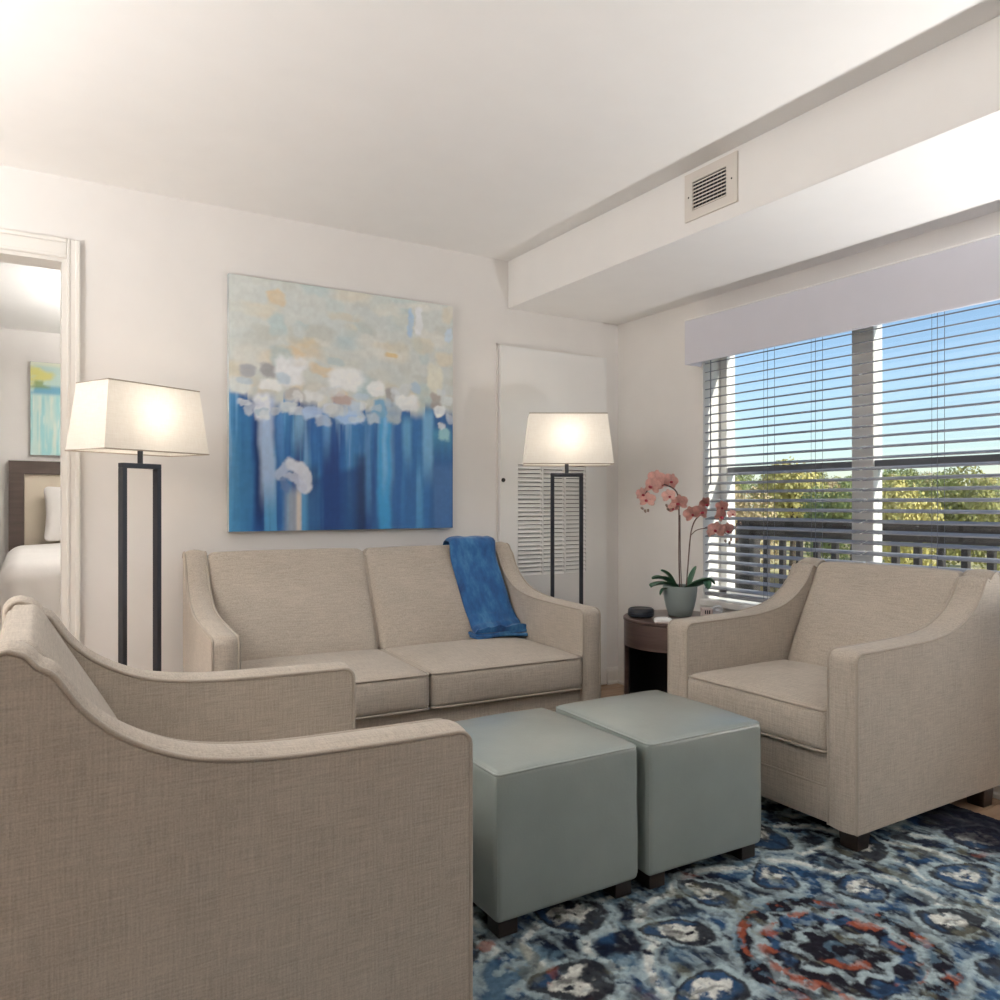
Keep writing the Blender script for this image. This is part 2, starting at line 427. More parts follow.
vv = [b.verts.new(p) for p in vs]
for f_ in ((0,3,2,1),(4,5,6,7),(0,1,5,4),(1,2,6,5),(2,3,7,6),(3,0,4,7)): b.faces.new([vv[i] for i in f_])
b.to_mesh(gm); b.free(); gm.materials.append(M['louver'])
nl = 26
for i in range(nl): share('louver_blade', gm, ud, (0, 0, gz0+(i+.5)*(gz1-gz0)/nl))
for fx in (.35, .68): obj('grille_mullion', boxes((gx0+(gx1-gx0)*fx-.005, gx0+(gx1-gx0)*fx+.005, YB-.034, YB-.008, gz0, gz1)), M['louver'], ud)
lk = on_y(502, 480, YB-.03)
obj('latch', lathe([(0, .006), (.011, .006), (.012, .003), (.012, 0)], 16), M['brass'], ud, (lk.x+.008, YB-.03, lk.z), (math.pi/2, 0, 0), 40)
struct(obj('trim_2', boxes((px0-.012, px0-.004, YB-.008, YB, 0, pz1+.012), (px1+.004, px1+.012, YB-.008, YB, 0, pz1+.012), (px0-.012, px1+.012, YB-.008, YB, pz1+.004, pz1+.012)), M['trim']), 'thin white frame around the utility closet door', 'trim')

# window: frame, mullion, sashes, panes, sill
wd = thing('window_1', 'wide white framed window with a thick mullion, overlooking the balcony', 'window'); wd['kind'] = 'structure'
XF0, XF1 = XW+.135, XW+.20
MY0, MY1 = on_x(874, 400, XF0).y, on_x(852, 400, XF0).y
obj('window_frame', boxes((XF0, XF1, WY1-.045, WY1, WZ0, WZ1), (XF0, XF1, WY0, WY0+.05, WZ0, WZ1), (XF0, XF1, WY0, WY1, WZ1-.06, WZ1), (XF0, XF1, WY0, WY1, WZ0, WZ0+.05)), M['frame'], wd)
obj('mullion', box(XF0-.004, XF1, MY0, MY1, WZ0, WZ1, .004), M['frame'], wd)
obj('window_sill', box(XW-.03, XF1, WY0-.03, WY1-.002, WZ0-.03, WZ0+.004, .005), M['frame'], wd)
for (a, b_) in ((WY0+.05, MY0), (MY1, WY1-.05)):
    obj('meeting_rail', boxes((XF0+.005, XF1-.01, a, b_, 1.275, 1.315)), M['rail_frame'], wd)
    obj('pane', boxes((XF0+.03, XF0+.034, a, b_, WZ0+.05, 1.275)), M['glass'], wd)
    obj('pane', boxes((XF0+.03, XF0+.036, a, b_, 1.315, WZ1-.06)), M['glass'], wd)

# blinds: two, meeting at the mullion, each slat a part
SL = .047; NS = 29; TILT = math.radians(-13)
def blind(y0, y1, label, wand_y, cords):
    r = thing('window_blind', label, 'blind', (XW+.030, y0, 0), 0, 'slatted blinds under the valance')
    L = y1-y0
    bm = box(-.0255, .0255, .004, L-.004, -.0027, .0027, .0012, 1)
    for v in bm.verts: v.co.z += .0012*(1-(v.co.x/.0255)**2)
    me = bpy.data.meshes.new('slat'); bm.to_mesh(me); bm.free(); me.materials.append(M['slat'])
    z = .662
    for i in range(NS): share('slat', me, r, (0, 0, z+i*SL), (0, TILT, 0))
    obj('head_rail', box(-.028, .028, 0, L, z+NS*SL+.01, z+NS*SL+.06, .003), M['frame'], r)
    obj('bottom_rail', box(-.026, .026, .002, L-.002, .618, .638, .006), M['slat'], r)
    for cy in cords:
        for dx in (-.026, .026):
            obj('ladder_cord', tube([(dx, cy-y0, .63), (dx, cy-y0, z+NS*SL+.01)], .0011, 5), M['cord'], r)
        obj('lift_cord', tube([(-.0275, cy-y0+.022, .63), (-.0275, cy-y0+.022, z+NS*SL+.01)], .0009, 5), M['cord'], r)
    if wand_y: obj('tilt_wand', tube([(-.033, wand_y-y0, 1.22), (-.033, wand_y-y0, z+NS*SL+.02)], .004, 6), M['cord'], r)
    return r
def cy_(u): return on_x(u, 400, XW+.030).y
YM = (on_x(864, 400, XW+.030).y)
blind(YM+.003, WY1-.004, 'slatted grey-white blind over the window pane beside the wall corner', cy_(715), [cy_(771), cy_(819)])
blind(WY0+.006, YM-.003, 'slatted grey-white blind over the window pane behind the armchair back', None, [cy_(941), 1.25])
# valance
va = thing('valance', 'pale lavender-grey box valance across the window top', 'valance', (0, 0, 0))
VX = XW-.115; VY1 = on_x(684.5, 340, VX).y
vz0, vz1 = on_x(684.5, 365, VX).z, on_x(684.5, 321.5, VX).z
obj('valance_front', box(VX, VX+.016, WY0-.12, VY1, vz0, vz1, .003), M['valance'], va)
obj('valance_return', box(VX+.016, XW, VY1-.016, VY1, vz0, vz1, .002), M['valance'], va)
obj('valance_return', box(VX+.016, XW, WY0-.12, WY0-.104, vz0, vz1, .002), M['valance'], va)
obj('valance_top', box(VX+.016, XW, WY0-.104, VY1-.016, vz1-.016, vz1, .002), M['valance'], va)
obj('edge_strip', box(VX-.003, VX+.010, WY0-.12, VY1, vz1, vz1+.006, .001, 1), M['frame'], va)

# air vent on the bulkhead face
ve = thing('air_vent', 'white louvred air vent set in the bulkhead', 'vent', (XS, 0, 0))
a_, b_ = on_x(686, 178, XS), on_x(738.5, 160, XS)
vy0, vy1 = b_.y, a_.y; vza, vzb = ZS+.055, ZS+.250
iy0, iy1, iza, izb = vy0+.055, vy1-.045, vza+.038, vzb-.040
obj('vent_frame', boxes((-.008, 0, vy0, iy0, vza, vzb), (-.008, 0, iy1, vy1, vza, vzb), (-.008, 0, iy0, iy1, vza, iza), (-.008, 0, iy0, iy1, izb, vzb)), M['vent'], ve)
obj('vent_backing', boxes((-.0015, -.0005, iy0, iy1, iza, izb)), M['dark'], ve)
lm = bpy.data.meshes.new('vent_louver'); b = box(-.012, .007, iy0, iy1, -.0026, .0026); b.to_mesh(lm); b.free(); lm.materials.append(M['vent'])
for i in range(8): share('vent_louver', lm, ve, (-.002, 0, iza+(i+.5)*(izb-iza)/8), (0, math.radians(-28), 0))
for i in range(9):
    yy = iy0+(i+.5)*(iy1-iy0)/9
    obj('deflector', boxes((-.0025, -.0016, yy-.0012, yy+.0012, iza, izb)), M['cord'], ve)
for yy in ((vy0+iy0)/2, (vy1+iy1)/2): obj('screw', lathe([(0, .002), (.003, .0015), (.004, 0)], 10), M['brass'], ve, (-.008, yy, (vza+vzb)/2), (0, -math.pi/2, 0))

# ------------------------------------------------------------------ sofas and armchairs
def arm_profile(D, za, zb, zl):
    q = D-.87
    mid = [(.12, za+.001), (.24, za+.003), (.40, za+.008), (.52, za+.022), (.60, za+.044), (.68, za+.088), (.735, za+.140), (.772, za+.196), (.797, zb-.030), (.815, zb-.010)]
    mid = [(y+q*min(1, max(0, (y-.2)/.4)), z) for y, z in mid]
    R1, R2 = .032, .030
    fr = [(R1-R1*math.cos(a), za-R1+R1*math.sin(a)) for a in [math.radians(k_*18) for k_ in range(6)]]
    top = [(v.y, v.z) for v in catmull([(0,)+p for p in [fr[-1]]+mid+[(D-R2, zb)]], 4)]
    rr = [(D-R2+R2*math.sin(a), zb-R2+R2*math.cos(a)) for a in [math.radians(k_*18) for k_ in range(1, 6)]]
    return fr[:-1]+top+rr
def make_arm(D, za, zb, zl, w):
    top = arm_profile(D, za, zb, zl)
    loop = [(0, zl), (0, zl+(za-zl)*.5)] + top + [(D, zl)]
    n = len(loop)
    def inset(d):
        out = []
        for i, (y, z) in enumerate(loop):
            a, c = loop[(i-1) % n], loop[(i+1) % n]
            tx, tz = c[0]-a[0], c[1]-a[1]; L = math.hypot(tx, tz) or 1
            nx, nz = tz/L, -tx/L
            if i in (0, n-1): nz = 0; nx = 1 if i == 0 else -1
            out.append((y+nx*d, z+nz*d))
        return out
    secs = [(0, .010), (.003, .0045), (.010, .0), (w*.3, -.006), (w*.5, -.008), (w*.7, -.006), (w-.010, 0), (w-.003, .0045), (w, .010)]
    bm = bmesh.new(); R = []
    for x, d in secs: R.append([bm.verts.new((x, y, z)) for y, z in inset(d)])
    for A, B in zip(R, R[1:]):
        for i in range(n): bm.faces.new((A[i], A[(i+1) % n], B[(i+1) % n], B[i]))
    caps = [bm.faces.new(R[0][::-1]), bm.faces.new(R[-1])]
    bmesh.ops.recalc_face_normals(bm, faces=bm.faces[:])
    bmesh.ops.triangulate(bm, faces=caps, ngon_method='EAR_CLIP')
    pin = inset(.0035)
    return bm, pin[:-1]
def cush_path(sx, sy, r, n=5):
    pts = []
    for cx, cy, a0 in ((sx/2-r, sy/2-r, 0), (-sx/2+r, sy/2-r, 90), (-sx/2+r, -sy/2+r, 180), (sx/2-r, -sy/2+r, 270)):
        for k_ in range(n+1):
            a = math.radians(a0+90*k_/n); pts.append((cx+r*math.cos(a), cy+r*math.sin(a)))
    out = []
    for i, p in enumerate(pts):
        q = pts[(i+1) % len(pts)]; out.append(p); L = math.hypot(q[0]-p[0], q[1]-p[1])
        m_ = int(L/.05)
        for k_ in range(1, m_): out.append((p[0]+(q[0]-p[0])*k_/m_, p[1]+(q[1]-p[1])*k_/m_))
    return out
def make_seat_unit(name, label, cat, loc, rot, Wd, D, ncush, za=.632, zb=.885, zl=.062, zs=.435, aw=.108, seat_d=.56, group=None, rear_drop=0, lift=0):
    r = thing(name, label, cat, (loc[0], loc[1], lift), rot, group)
    for s, x0 in ((0, 0), (1, Wd-aw)):
        bm, pin = make_arm(D, za, zb, zl, aw)
        a = obj('arm', bm, M['linen'], r, (x0, 0, 0), smooth=24)
        for xx in (.003, aw-.003):
            obj('piping', tube([(xx, y, z) for y, z in pin], .0052, 7), M['pipe'], a, smooth=60)
    iw = Wd-2*aw
    # base: platform rail with a welted lower band
    bs = obj('base', box(aw-.004, Wd-aw+.004, .022, D-.02, zl, zs-.150, .006), M['linen'], r, smooth=40)
    obj('lower_band', box(aw-.003, Wd-aw+.003, .010, .04, zl, zl+.118, .006), M['linen'], bs, smooth=40)
    obj('piping', tube([(aw-.002, .012, zl+.118), (Wd-aw+.002, .012, zl+.118)], .004, 6), M['pipe'], bs)
    cw = iw/ncush; ch = .145
    def mk_def(w, d, crown):
        def de(x, y, z):
            ex = max(0, 1-(abs(x)/(w/2))**3); ey = max(0, 1-(abs(y)/(d/2))**3)
            if z > ch*.5: z += crown*ex*ey*(z/ch)
            else: z += -.004*ex*ey
            y += -.008*ex*math.sin(math.pi*min(1, max(0, z/ch)))*(1 if y < -d/2+.08 else 0)
            return x, y, z
        return de
    for i in range(ncush):
        w = cw-.004; de = mk_def(w, seat_d, .026)
        cx, cy = aw+cw*(i+.5), seat_d/2-.012
        c = obj('seat_cushion', rbox(w, seat_d, ch, .028, (14, 14, 3), 3, de), M['linen'], r, (cx, cy, zs-ch), smooth=60)
        for zz, ins in ((ch-.006, .003), (.006, .003)):
            obj('piping', tube([de(px, py, zz) for px, py in cush_path(w-2*ins, seat_d-2*ins, .026)], .0045, 6, True), M['pipe'], c, smooth=60)
    # back: one shaped panel for each seat, leaning
    bh = zb-.008-(zs-.03); bt = .17
    for i in range(ncush):
        w = cw-.001
        def bd(x, y, z, w=w):
            k_ = max(0, z/bh)
            ex = max(0, 1-(abs(x)/(w/2))**4)
            lean = (D-.068) - (seat_d-.03)
            yy = y + bt/2
            if yy < bt*.6: yy -= .018*ex*math.sin(math.pi*min(1, k_*.9+.1)) ; 
            y0 = (seat_d-.03)+lean*(k_**1.1)
            # rear plane vertical at D-.03
            frac = yy/bt
            return x, y0+frac*((D-.012)-y0), z + (.006*ex*k_)
        pb = obj('back_panel', rbox(w, bt, bh, .034, (12, 4, 12), 4, bd), M['linen'], r, (aw+cw*(i+.5), 0, zs-.03), smooth=70)
        if ncush > 1:
            for sx in ((1,) if i == 0 else (-1,)):
                path = [bd(sx*(w/2-.002), -bt/2+.016, bh*k_/14) for k_ in range(1, 14)]
                obj('seam_piping', tube(path, .0035, 6), M['pipe'], pb)
    obj('rear_panel', box(aw*.5, Wd-aw*.5, D-.05, D-.004, zl, zb-.02, .01), M['linen'], r, smooth=40)
    for lx in (.012, Wd-.082):
        for ly in (.02, D-.095):
            dz = rear_drop if ly > .3 else 0
            bm = box(0, .07, 0, .07, -dz, zl+.004, .003)
            for v in bm.verts:
                if v.co.z < zl*.5: v.co.x = .035+(v.co.x-.035)*.86; v.co.y = .035+(v.co.y-.035)*.86
            obj('leg', bm, M['espresso'], r, (lx, ly, 0))
    return r
RUGZ = .010
SOFA_AT, SOFA_R, SOFA_W, SOFA_D, SOFA_SD = (.545, 2.80), math.radians(-3.2), 1.625, .89, .60
sofa = make_seat_unit('sofa', 'beige linen two-seat sofa against the wall under the blue painting', 'sofa', SOFA_AT, SOFA_R, SOFA_W, SOFA_D, 2, za=.655, zb=.905, zl=.075, zs=.455, aw=.094, seat_d=SOFA_SD)
make_seat_unit('armchair', 'beige linen armchair with its back to the window blinds', 'armchair', (2.226, 2.352), math.radians(-90), .845, .868, 1, zb=.852, seat_d=.59, group='beige linen armchairs', rear_drop=RUGZ+.003, lift=RUGZ+.003)
make_seat_unit('armchair', 'beige linen armchair facing the window, its side arm close to the seafoam ottoman', 'armchair', (.803, 1.432), math.radians(89), .825, .858, 1, zb=.876, seat_d=.59, group='beige linen armchairs', lift=RUGZ+.003)

# ------------------------------------------------------------------ ottomans
def ottoman(x0, x1, y0, y1, label, rz):
    cx, cy = (x0+x1)/2, (y0+y1)/2; w, d = x1-x0, y1-y0
    r = thing('ottoman', label, 'ottoman', (cx, cy, RUGZ+.003), rz, 'seafoam leather cube ottomans')
    hb, ht = .385, .050
    def de(x, y, z):
        ex = max(0, 1-(abs(x)/(w/2))**2.5); ey = max(0, 1-(abs(y)/(d/2))**2.5)
        wob = .0025*mnoise.noise(Vector((x*9+cx*7, y*9, z*7)))
        bul = .004*math.sin(math.pi*min(1, z/hb))
        sx = 1 if x > 0 else -1; sy = 1 if y > 0 else -1
        if abs(x) > w/2-.03: x += sx*(bul*ey+wob)
        if abs(y) > d/2-.03: y += sy*(bul*ex+wob)
        if z > hb*.7: z += .022*ex*ey + wob
        return x, y, z
    b = obj('body', rbox(w, d, hb, .018, (14, 14, 12), 3, de), M['leather'], r, (0, 0, .042), smooth=70)
    zt = hb-.008
    obj('top_welt', tube([de(px, py, zt) for px, py in cush_path(w-.006, d-.006, .016)], .0036, 6, True), M['leather'], b, smooth=60)
    for sx in (-1, 1):
        for sy in (-1, 1):
            obj('corner_seam', tube([de(sx*(w/2-.0055), sy*(d/2-.0055), .02+k_*(hb-.04)/8) for k_ in range(9)], .0022, 5), M['leather'], b)
            bm = box(-.029, .029, -.029, .029, 0, .046, .002)
            obj('leg', bm, M['espresso'], r, (sx*(w/2-.045), sy*(d/2-.045), 0))
    return r
ottoman(1.010, 1.482, 1.678, 2.160, 'seafoam leather cube ottoman beside the armchair that faces the window', 0)
ottoman(1.514, 1.974, 1.662, 2.150, 'seafoam leather cube ottoman in front of the armchair by the window', math.radians(-1.5))

# ------------------------------------------------------------------ rug
RX0, RX1, RY0, RY1 = -.30, 2.915, -.55, 2.55
def rug():
    nx, ny = 560, 560
    # denser where the floor lies open
    xs = np.concatenate([np.linspace(RX0, .75, 80, endpoint=False), np.linspace(.75, RX1, nx-80+1)])
    ys = np.concatenate([np.linspace(RY0, .55, 90, endpoint=False), np.linspace(.55, 2.0, nx-90-60, endpoint=False), np.linspace(2.0, RY1, 61)])
    X, Y = np.meshgrid(xs, ys)
    wx = X+.035*(fbm(X*9, Y*9, 3)-.5)+.02*(fbm(X*40, Y*40, 5)-.5); wy = Y+.035*(fbm(X*9+50, Y*9, 4)-.5)+.02*(fbm(X*40+9, Y*40, 6)-.5)
    cx, cy = 1.72, 1.21; K = .76
    dx, dy = (wx-cx)/K, (wy-cy)/K; r = np.hypot(dx, dy); th = np.arctan2(dy, dx)
    navy, char, blue, mid, pale, white, rust, olive = [lin(c) for c in ((28, 36, 54), (33, 32, 40), (50, 84, 122), (92, 120, 140), (160, 178, 184), (212, 214, 208), (150, 80, 58), (108, 108, 90))]
    C = np.empty(X.shape+(3,)); C[:] = navy
    def put(mask, col, op=1.0):
        m_ = (np.clip(mask, 0, 1)*op)[..., None]; C[:] = C*(1-m_)+col*m_
    def line(d, w, s=.006): return 1-sstep(w, w+s, np.abs(d))
    n1 = fbm(X*7, Y*7, 11); n2 = fbm(X*26, Y*26, 12); n3 = fbm(X*90, Y*90, 13); n4 = fbm(X*13+31, Y*13, 14); n5 = fbm(X*45+7, Y*45, 16); n6 = fbm(X*34+3, Y*9, 17)
    wear = sstep(.32, .50, .55*n5+.45*n2)          # worn, broken pile
    put(sstep(.42, .60, n1), blue, .75); put(sstep(.52, .70, n4), mid, .75); put(sstep(.54, .66, n2)*sstep(.35, .6, n1), pale, .75)
    put(sstep(.50, .62, fbm(X*6+9, Y*6, 15)), char, .85); put(sstep(.56, .68, n6), pale, .45)
    # outer lattice of pale scrolls
    for k_, (rad, am, n_, w) in enumerate(((.62, .06, 10, .020), (.78, .09, 20, .016), (.98, .08, 14, .022), (1.18, .10, 14, .018), (1.42, .12, 18, .022), (1.72, .12, 18, .022), (2.05, .12, 22, .022), (2.4, .12, 22, .022))):
        d = r-(rad+am*np.abs(np.sin(.5*n_*th+k_*1.3))-am*.5); put(line(d, w, .025)*wear, pale, .9); put(line(d, w*.45, .014)*wear, white, .75)
        d2 = r-(rad+.08-am*np.cos(n_*th+k_*.7)); put(line(d2, w*.5, .014)*wear*sstep(.4, .55, n4), mid, .8)
    # petals: dark teardrops with a pale heart
    for rr, n_, ph, ln, wd_ in ((.52, 10, .15, .130, .085), (.90, 14, .3, .15, .105), (1.32, 18, 0, .15, .12), (1.74, 22, .2, .15, .12), (2.2, 26, .1, .15, .12)):
        a = (th-ph)*n_/(2*math.pi); a = (a-np.floor(a)-.5)*2*math.pi/n_
        lx = r*np.cos(a)-rr; ly = r*np.sin(a)
        q = np.sqrt((lx/ln)**2+(ly/(wd_*(1-.45*lx/ln)))**2) + .22*(n4-.5)
        put((1-sstep(1.10, 1.3, q))*wear, pale, .85); put(1-sstep(.92, 1.02, q), char, .92); put((1-sstep(.74, .9, q))*sstep(.46, .6, n1+.08*(n2-.5)), blue, .7)
        put((1-sstep(.36, .55, q+(n2-.5)*.9))*sstep(.30, .45, n5), white, .92); put((1-sstep(.05, .12, np.abs(ly/wd_+.3*(n2-.5))))*(1-sstep(.2, .5, q)), char, .55)
    # medallion
    inn = 1-sstep(.345, .355, r+.02*(n4-.5)); put(inn, char)
    put(line(r-.355, .012, .014)*wear, pale, .65)
    put(line(r-.315, .012, .012)*sstep(.52, .6, n2), rust, .75); put(inn*sstep(.52, .62, n5)*sstep(.2, .26, r), mid, .55)
    put(line(r-.255-.018*np.cos(12*th), .016, .016)*wear, pale, .8)
    put(line(r-.20-.02*np.cos(12*th+1), .018, .02)*sstep(.42, .55, n4), blue, .7)
    put(line(r-.225, .02, .02)*sstep(.56, .63, n2), rust, .8)
    put(line(r-.135-.022*np.cos(8*th), .013, .014)*wear, pale, .85)
    put((1-sstep(.09, .11, r))*sstep(.4, .5, n2), char, .9); put(line(r-.075, .012, .01)*sstep(.5, .58, n4), rust, .75); put(line(r-.045, .008, .01)*sstep(.4, .55, n2), mid, .6)
    # flecks and abrash
    put(sstep(.66, .74, fbm(X*16+3, Y*16, 21))*sstep(.5, .65, fbm(X*3, Y*3, 22)), rust, .65)
    put(sstep(.64, .74, fbm(X*18+3, Y*11, 24)), olive, .5)
    put(sstep(.58, .72, fbm(X*36, Y*24, 23)), pale, .35); put(sstep(.58, .70, fbm(X*30+40, Y*30, 25)), char, .5)
    # dark border toward the window
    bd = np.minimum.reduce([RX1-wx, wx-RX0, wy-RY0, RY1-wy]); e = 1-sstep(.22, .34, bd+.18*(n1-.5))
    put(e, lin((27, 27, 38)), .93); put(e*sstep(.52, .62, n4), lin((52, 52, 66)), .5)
    C *= (.72+.80*n3)[..., None]
    pile = RUGZ-.004+.005*n3+.002*np.random.rand(*X.shape)
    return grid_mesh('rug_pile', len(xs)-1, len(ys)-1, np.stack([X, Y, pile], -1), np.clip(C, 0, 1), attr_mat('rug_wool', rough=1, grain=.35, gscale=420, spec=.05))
rg = thing('area_rug', 'blue and navy area rug with a medallion pattern under the ottomans', 'rug')
obj('rug_backing', box(RX0, RX1, RY0, RY1, 0.0005, RUGZ-.004, .001, 1), mat('rug_backing', (.02, .022, .04), 1), rg)
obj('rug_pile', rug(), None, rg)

# ------------------------------------------------------------------ blue throw over the sofa
def throw():
    sx = 1.385; w = .278
    D, seat_d, zs, zb = SOFA_D, SOFA_SD, .455, .905
    bh = zb-.008-(zs-.03)
    def fy(z): k_ = (z-zs+.03)/bh; return (seat_d-.03)+((D-.068)-(seat_d-.03))*(k_**1.1)-.026
    path = catmull([(0, D+.012, .66), (0, D+.014, .80), (0, D-.002, zb+.010), (0, D-.075, zb+.021), (0, D-.108, zb+.004), (0, fy(zb-.07), zb-.07), (0, fy(zb-.16), zb-.16), (0, fy(zb-.30), zb-.30), (0, fy(zs+.10)-.004, zs+.10), (0, fy(zs+.06)-.03, zs+.055), (0, fy(zs+.05)-.085, zs+.046)], 7)
    n = len(path); m_ = 22; bm = bmesh.new(); sides = []
    for lay in (1, 0):
        g = []
        for i, p in enumerate(path):
            tg = path[min(i+1, n-1)]-path[max(i-1, 0)]; nr = Vector((0, tg.z, -tg.y)).normalized()
            if nr.y > 0 and i > n*.5: nr = -nr
            f_ = i/(n-1); row = []
            for j in range(m_+1):
                q = j/m_-.5
                ww = w*(1-.06*math.sin(f_*3)+.10*max(0, f_-.8)/.2)
                x = q*ww + .026*max(0, f_-.45) + .010*math.sin(f_*9)
                amp = .004+.012*max(0, f_-.55)
                wr = amp*(mnoise.noise(Vector((q*7, f_*9, 1.7)))+.6*mnoise.noise(Vector((q*16, f_*22, 4.2)))) + .010*max(0, f_-.62)*math.sin(f_*58+q*3)
                th_ = (.017+.005*f_) if lay else -.002
                edge = math.sqrt(max(0, 1-(abs(q)*2)**8))
                off = th_*edge + wr*(1 if lay else .15) if lay else th_
                nn = Vector((0, -abs(nr.y) if i > n*.35 else nr.y, nr.z if i > n*.2 else nr.z))
                if f_ > .3: nn = Vector((0, -max(.15, abs(nr.y)), abs(nr.z))).normalized()
                elif f_ > .12: nn = Vector((0, nr.y*.3, 1)).normalized()
                else: nn = Vector((0, 1, .1))
                row.append(bm.verts.new(Vector((x, p.y, p.z))+nn*off))
            g.append(row)
        sides.append(g)
    T_, B_ = sides
    for i in range(n-1):
        for j in range(m_):
            bm.faces.new((T_[i][j], T_[i][j+1], T_[i+1][j+1], T_[i+1][j])); bm.faces.new((B_[i][j], B_[i+1][j], B_[i+1][j+1], B_[i][j+1]))
        for j in (0, m_): bm.faces.new((T_[i][j], T_[i+1][j], B_[i+1][j], B_[i][j]))
    for i in (0, n-1):
        for j in range(m_): bm.faces.new((T_[i][j], T_[i][j+1], B_[i][j+1], B_[i][j]))
    bmesh.ops.recalc_face_normals(bm, faces=bm.faces[:])
    r = thing('throw_blanket', 'folded blue velvet throw draped over the sofa back', 'blanket', sofa.location, sofa.rotation_euler.z)
    o = obj('blanket_fold', bm, M['throw'], r, (sx, 0, 0), smooth=70)
    # the lower folded layers peeping out at the hem
    for k_, (yy, zz, hh) in enumerate(((fy(zs+.05)-.092, .040, .008), (fy(zs+.05)-.098, .028, .008))):
        def de(x, y, z, k_=k_): return x, y+.006*math.sin(x*26+k_), z+.004*math.sin(x*19+k_*2)
        obj('hem_fold', rbox(w*1.07, .13, .016, .0075, (24, 6, 1), 3, de), M['throw'], r, (sx+.020+.004*k_, yy+.066, .455+zz-.012), smooth=70)
    return r
throw()

# ------------------------------------------------------------------ painting over the sofa
def paint(nx, ny):
    u, v = np.meshgrid(np.linspace(0, 1, nx+1), np.linspace(1, 0, ny+1))   # v: 0 top .. 1 bottom
    v = v.copy(); C = np.empty(u.shape+(3,))
    wu = u+.02*(fbm(u*8, v*8, 31)-.5); wv = v+.03*(fbm(u*9, v*9, 32)-.5)
    # upper haze: soft square touches
    C[:] = lin((202, 208, 206))
    def put(mask, col, op=1.0):
        m_ = (np.clip(mask, 0, 1)*op)[..., None]; C[:] = C*(1-m_)+np.asarray(col)*m_
    jit2 = .03*(fbm(u*10+5, v*30, 35)-.5); brush = fbm(u*10, v*34, 36)
    jit = .03*(fbm(u*26, v*26, 33)-.5)
    def dab(u0, v0, u1, v1, col, s=.018, op=.9):
        qa = np.abs((wu+jit2-(u0+u1)/2)/((u1-u0)/2)); qb = np.abs((wv+jit-(v0+v1)/2)/((v1-v0)/2)); q_ = (qa**3.2+qb**3.2)**(1/3.2)+.28*(brush-.5)
        m_ = 1-sstep(1-s*18, 1+s*16, q_); put(m_*(.55+.75*brush), lin(col), op)
    def stroke(pts, w, col, op=.95):
        best = np.full(u.shape, 9.0)
        for (x0, y0), (x1, y1) in zip(pts, pts[1:]):
            dx, dy = x1-x0, y1-y0; tt = np.clip(((u-x0)*dx+(v-y0)*dy)/(dx*dx+dy*dy), 0, 1)
            best = np.minimum(best, np.hypot(u-x0-tt*dx, v-y0-tt*dy))
        put(1-sstep(w*.65, w*1.25, best+jit), lin(col), op)
    rs = random.Random(5)
    cols = [(204, 208, 202), (180, 200, 202), (212, 206, 190), (166, 192, 200), (214, 194, 160), (200, 208, 208), (220, 220, 214), (186, 190, 184), (206, 200, 180), (192, 206, 206)]
    for i in range(120):
        a, b_ = rs.uniform(-.05, 1), rs.uniform(-.05, .52); ww, hh = rs.uniform(.05, .16), rs.uniform(.03, .10)
        dab(a, b_, a+ww, b_+hh, rs.choice(cols), rs.uniform(.012, .028), rs.uniform(.4, .8))
    # lower field: vertical streaks
    st = fbm(u*14, v*1.2, 41, 4); st2 = fbm(u*34, v*2.2, 42, 3); st3 = fbm(u*6, v*.8, 43, 2)
    deep, royal, mid, cyan, light = lin((36, 66, 126)), lin((44, 98, 164)), lin((66, 128, 184)), lin((88, 160, 206)), lin((146, 182, 214))
    B = deep+(royal-deep)*sstep(.25, .5, st)[..., None]; B = B+(mid-B)*sstep(.48, .68, st)[..., None]
    B = B+(cyan-B)*(sstep(.5, .72, st2)*sstep(.4, .6, st3)*.8)[..., None]; B = B+(light-B)*(sstep(.60, .8, st2)*.55*(1-sstep(.6, 1.0, v)))[..., None]
    right = sstep(.52, .7, u)[..., None]; B = B*(1-.35*right)+mid*.35*right
    edge = .475+.05*(fbm(u*12, v*0+1, 51)-.5)+.05*(np.floor(u*14) % 3-1)*.4
    m_ = sstep(edge-.02, edge+.035, v)[..., None]; C[:] = C*(1-m_)+B*m_
    def streak(u0, u1, v0, v1, col, op):
        mm = sstep(u0-.012, u0+.012, wu)*(1-sstep(u1-.012, u1+.012, wu))*sstep(v0-.03, v0+.03, v)*(1-sstep(v1-.2, v1, v)); put(mm, lin(col), op)
    streak(.02, .09, .52, 1.2, (62, 128, 180), .6); streak(.10, .13, .55, 1.1, (20, 44, 100), .8)
    streak(.12, .18, .46, .95, (178, 198, 228), .75); streak(.19, .22, .5, .8, (96, 150, 206), .6)
    streak(.26, .30, .52, .74, (140, 190, 226), .75); streak(.38, .41, .5, .76, (110, 170, 222), .7); streak(.52, .60, .52, 1.0, (58, 120, 178), .6)
    streak(.63, .69, .50, 1.25, (66, 160, 214), .8); streak(.65, .67, .5, .9, (150, 200, 232), .6); streak(.70, .74, .55, 1.2, (44, 92, 158), .7)
    streak(.75, .79, .52, .8, (120, 184, 220), .6); streak(.85, .90, .48, .85, (134, 190, 224), .7); streak(.90, 1.0, .56, .72, (92, 172, 200), .6); streak(.90, 1.0, .72, 1.2, (76, 118, 172), .7)
    # dark slanting mass
    mm = sstep(.30, .33, u)*(1-sstep(.55, .58, u))*sstep(-.02, .02, v-(.80-.28*(u-.30))); put(mm, lin((28, 66, 128)), .75)
    mm = sstep(.50, .55, u)*(1-sstep(.56, .585, u))*sstep(-.02, .03, v-(.68)); put(mm, lin((26, 44, 84)), .7)
    streak(.31, .36, .74, .92, (22, 46, 92), .7)
    # band of blocks
    W_ = (232, 236, 238)
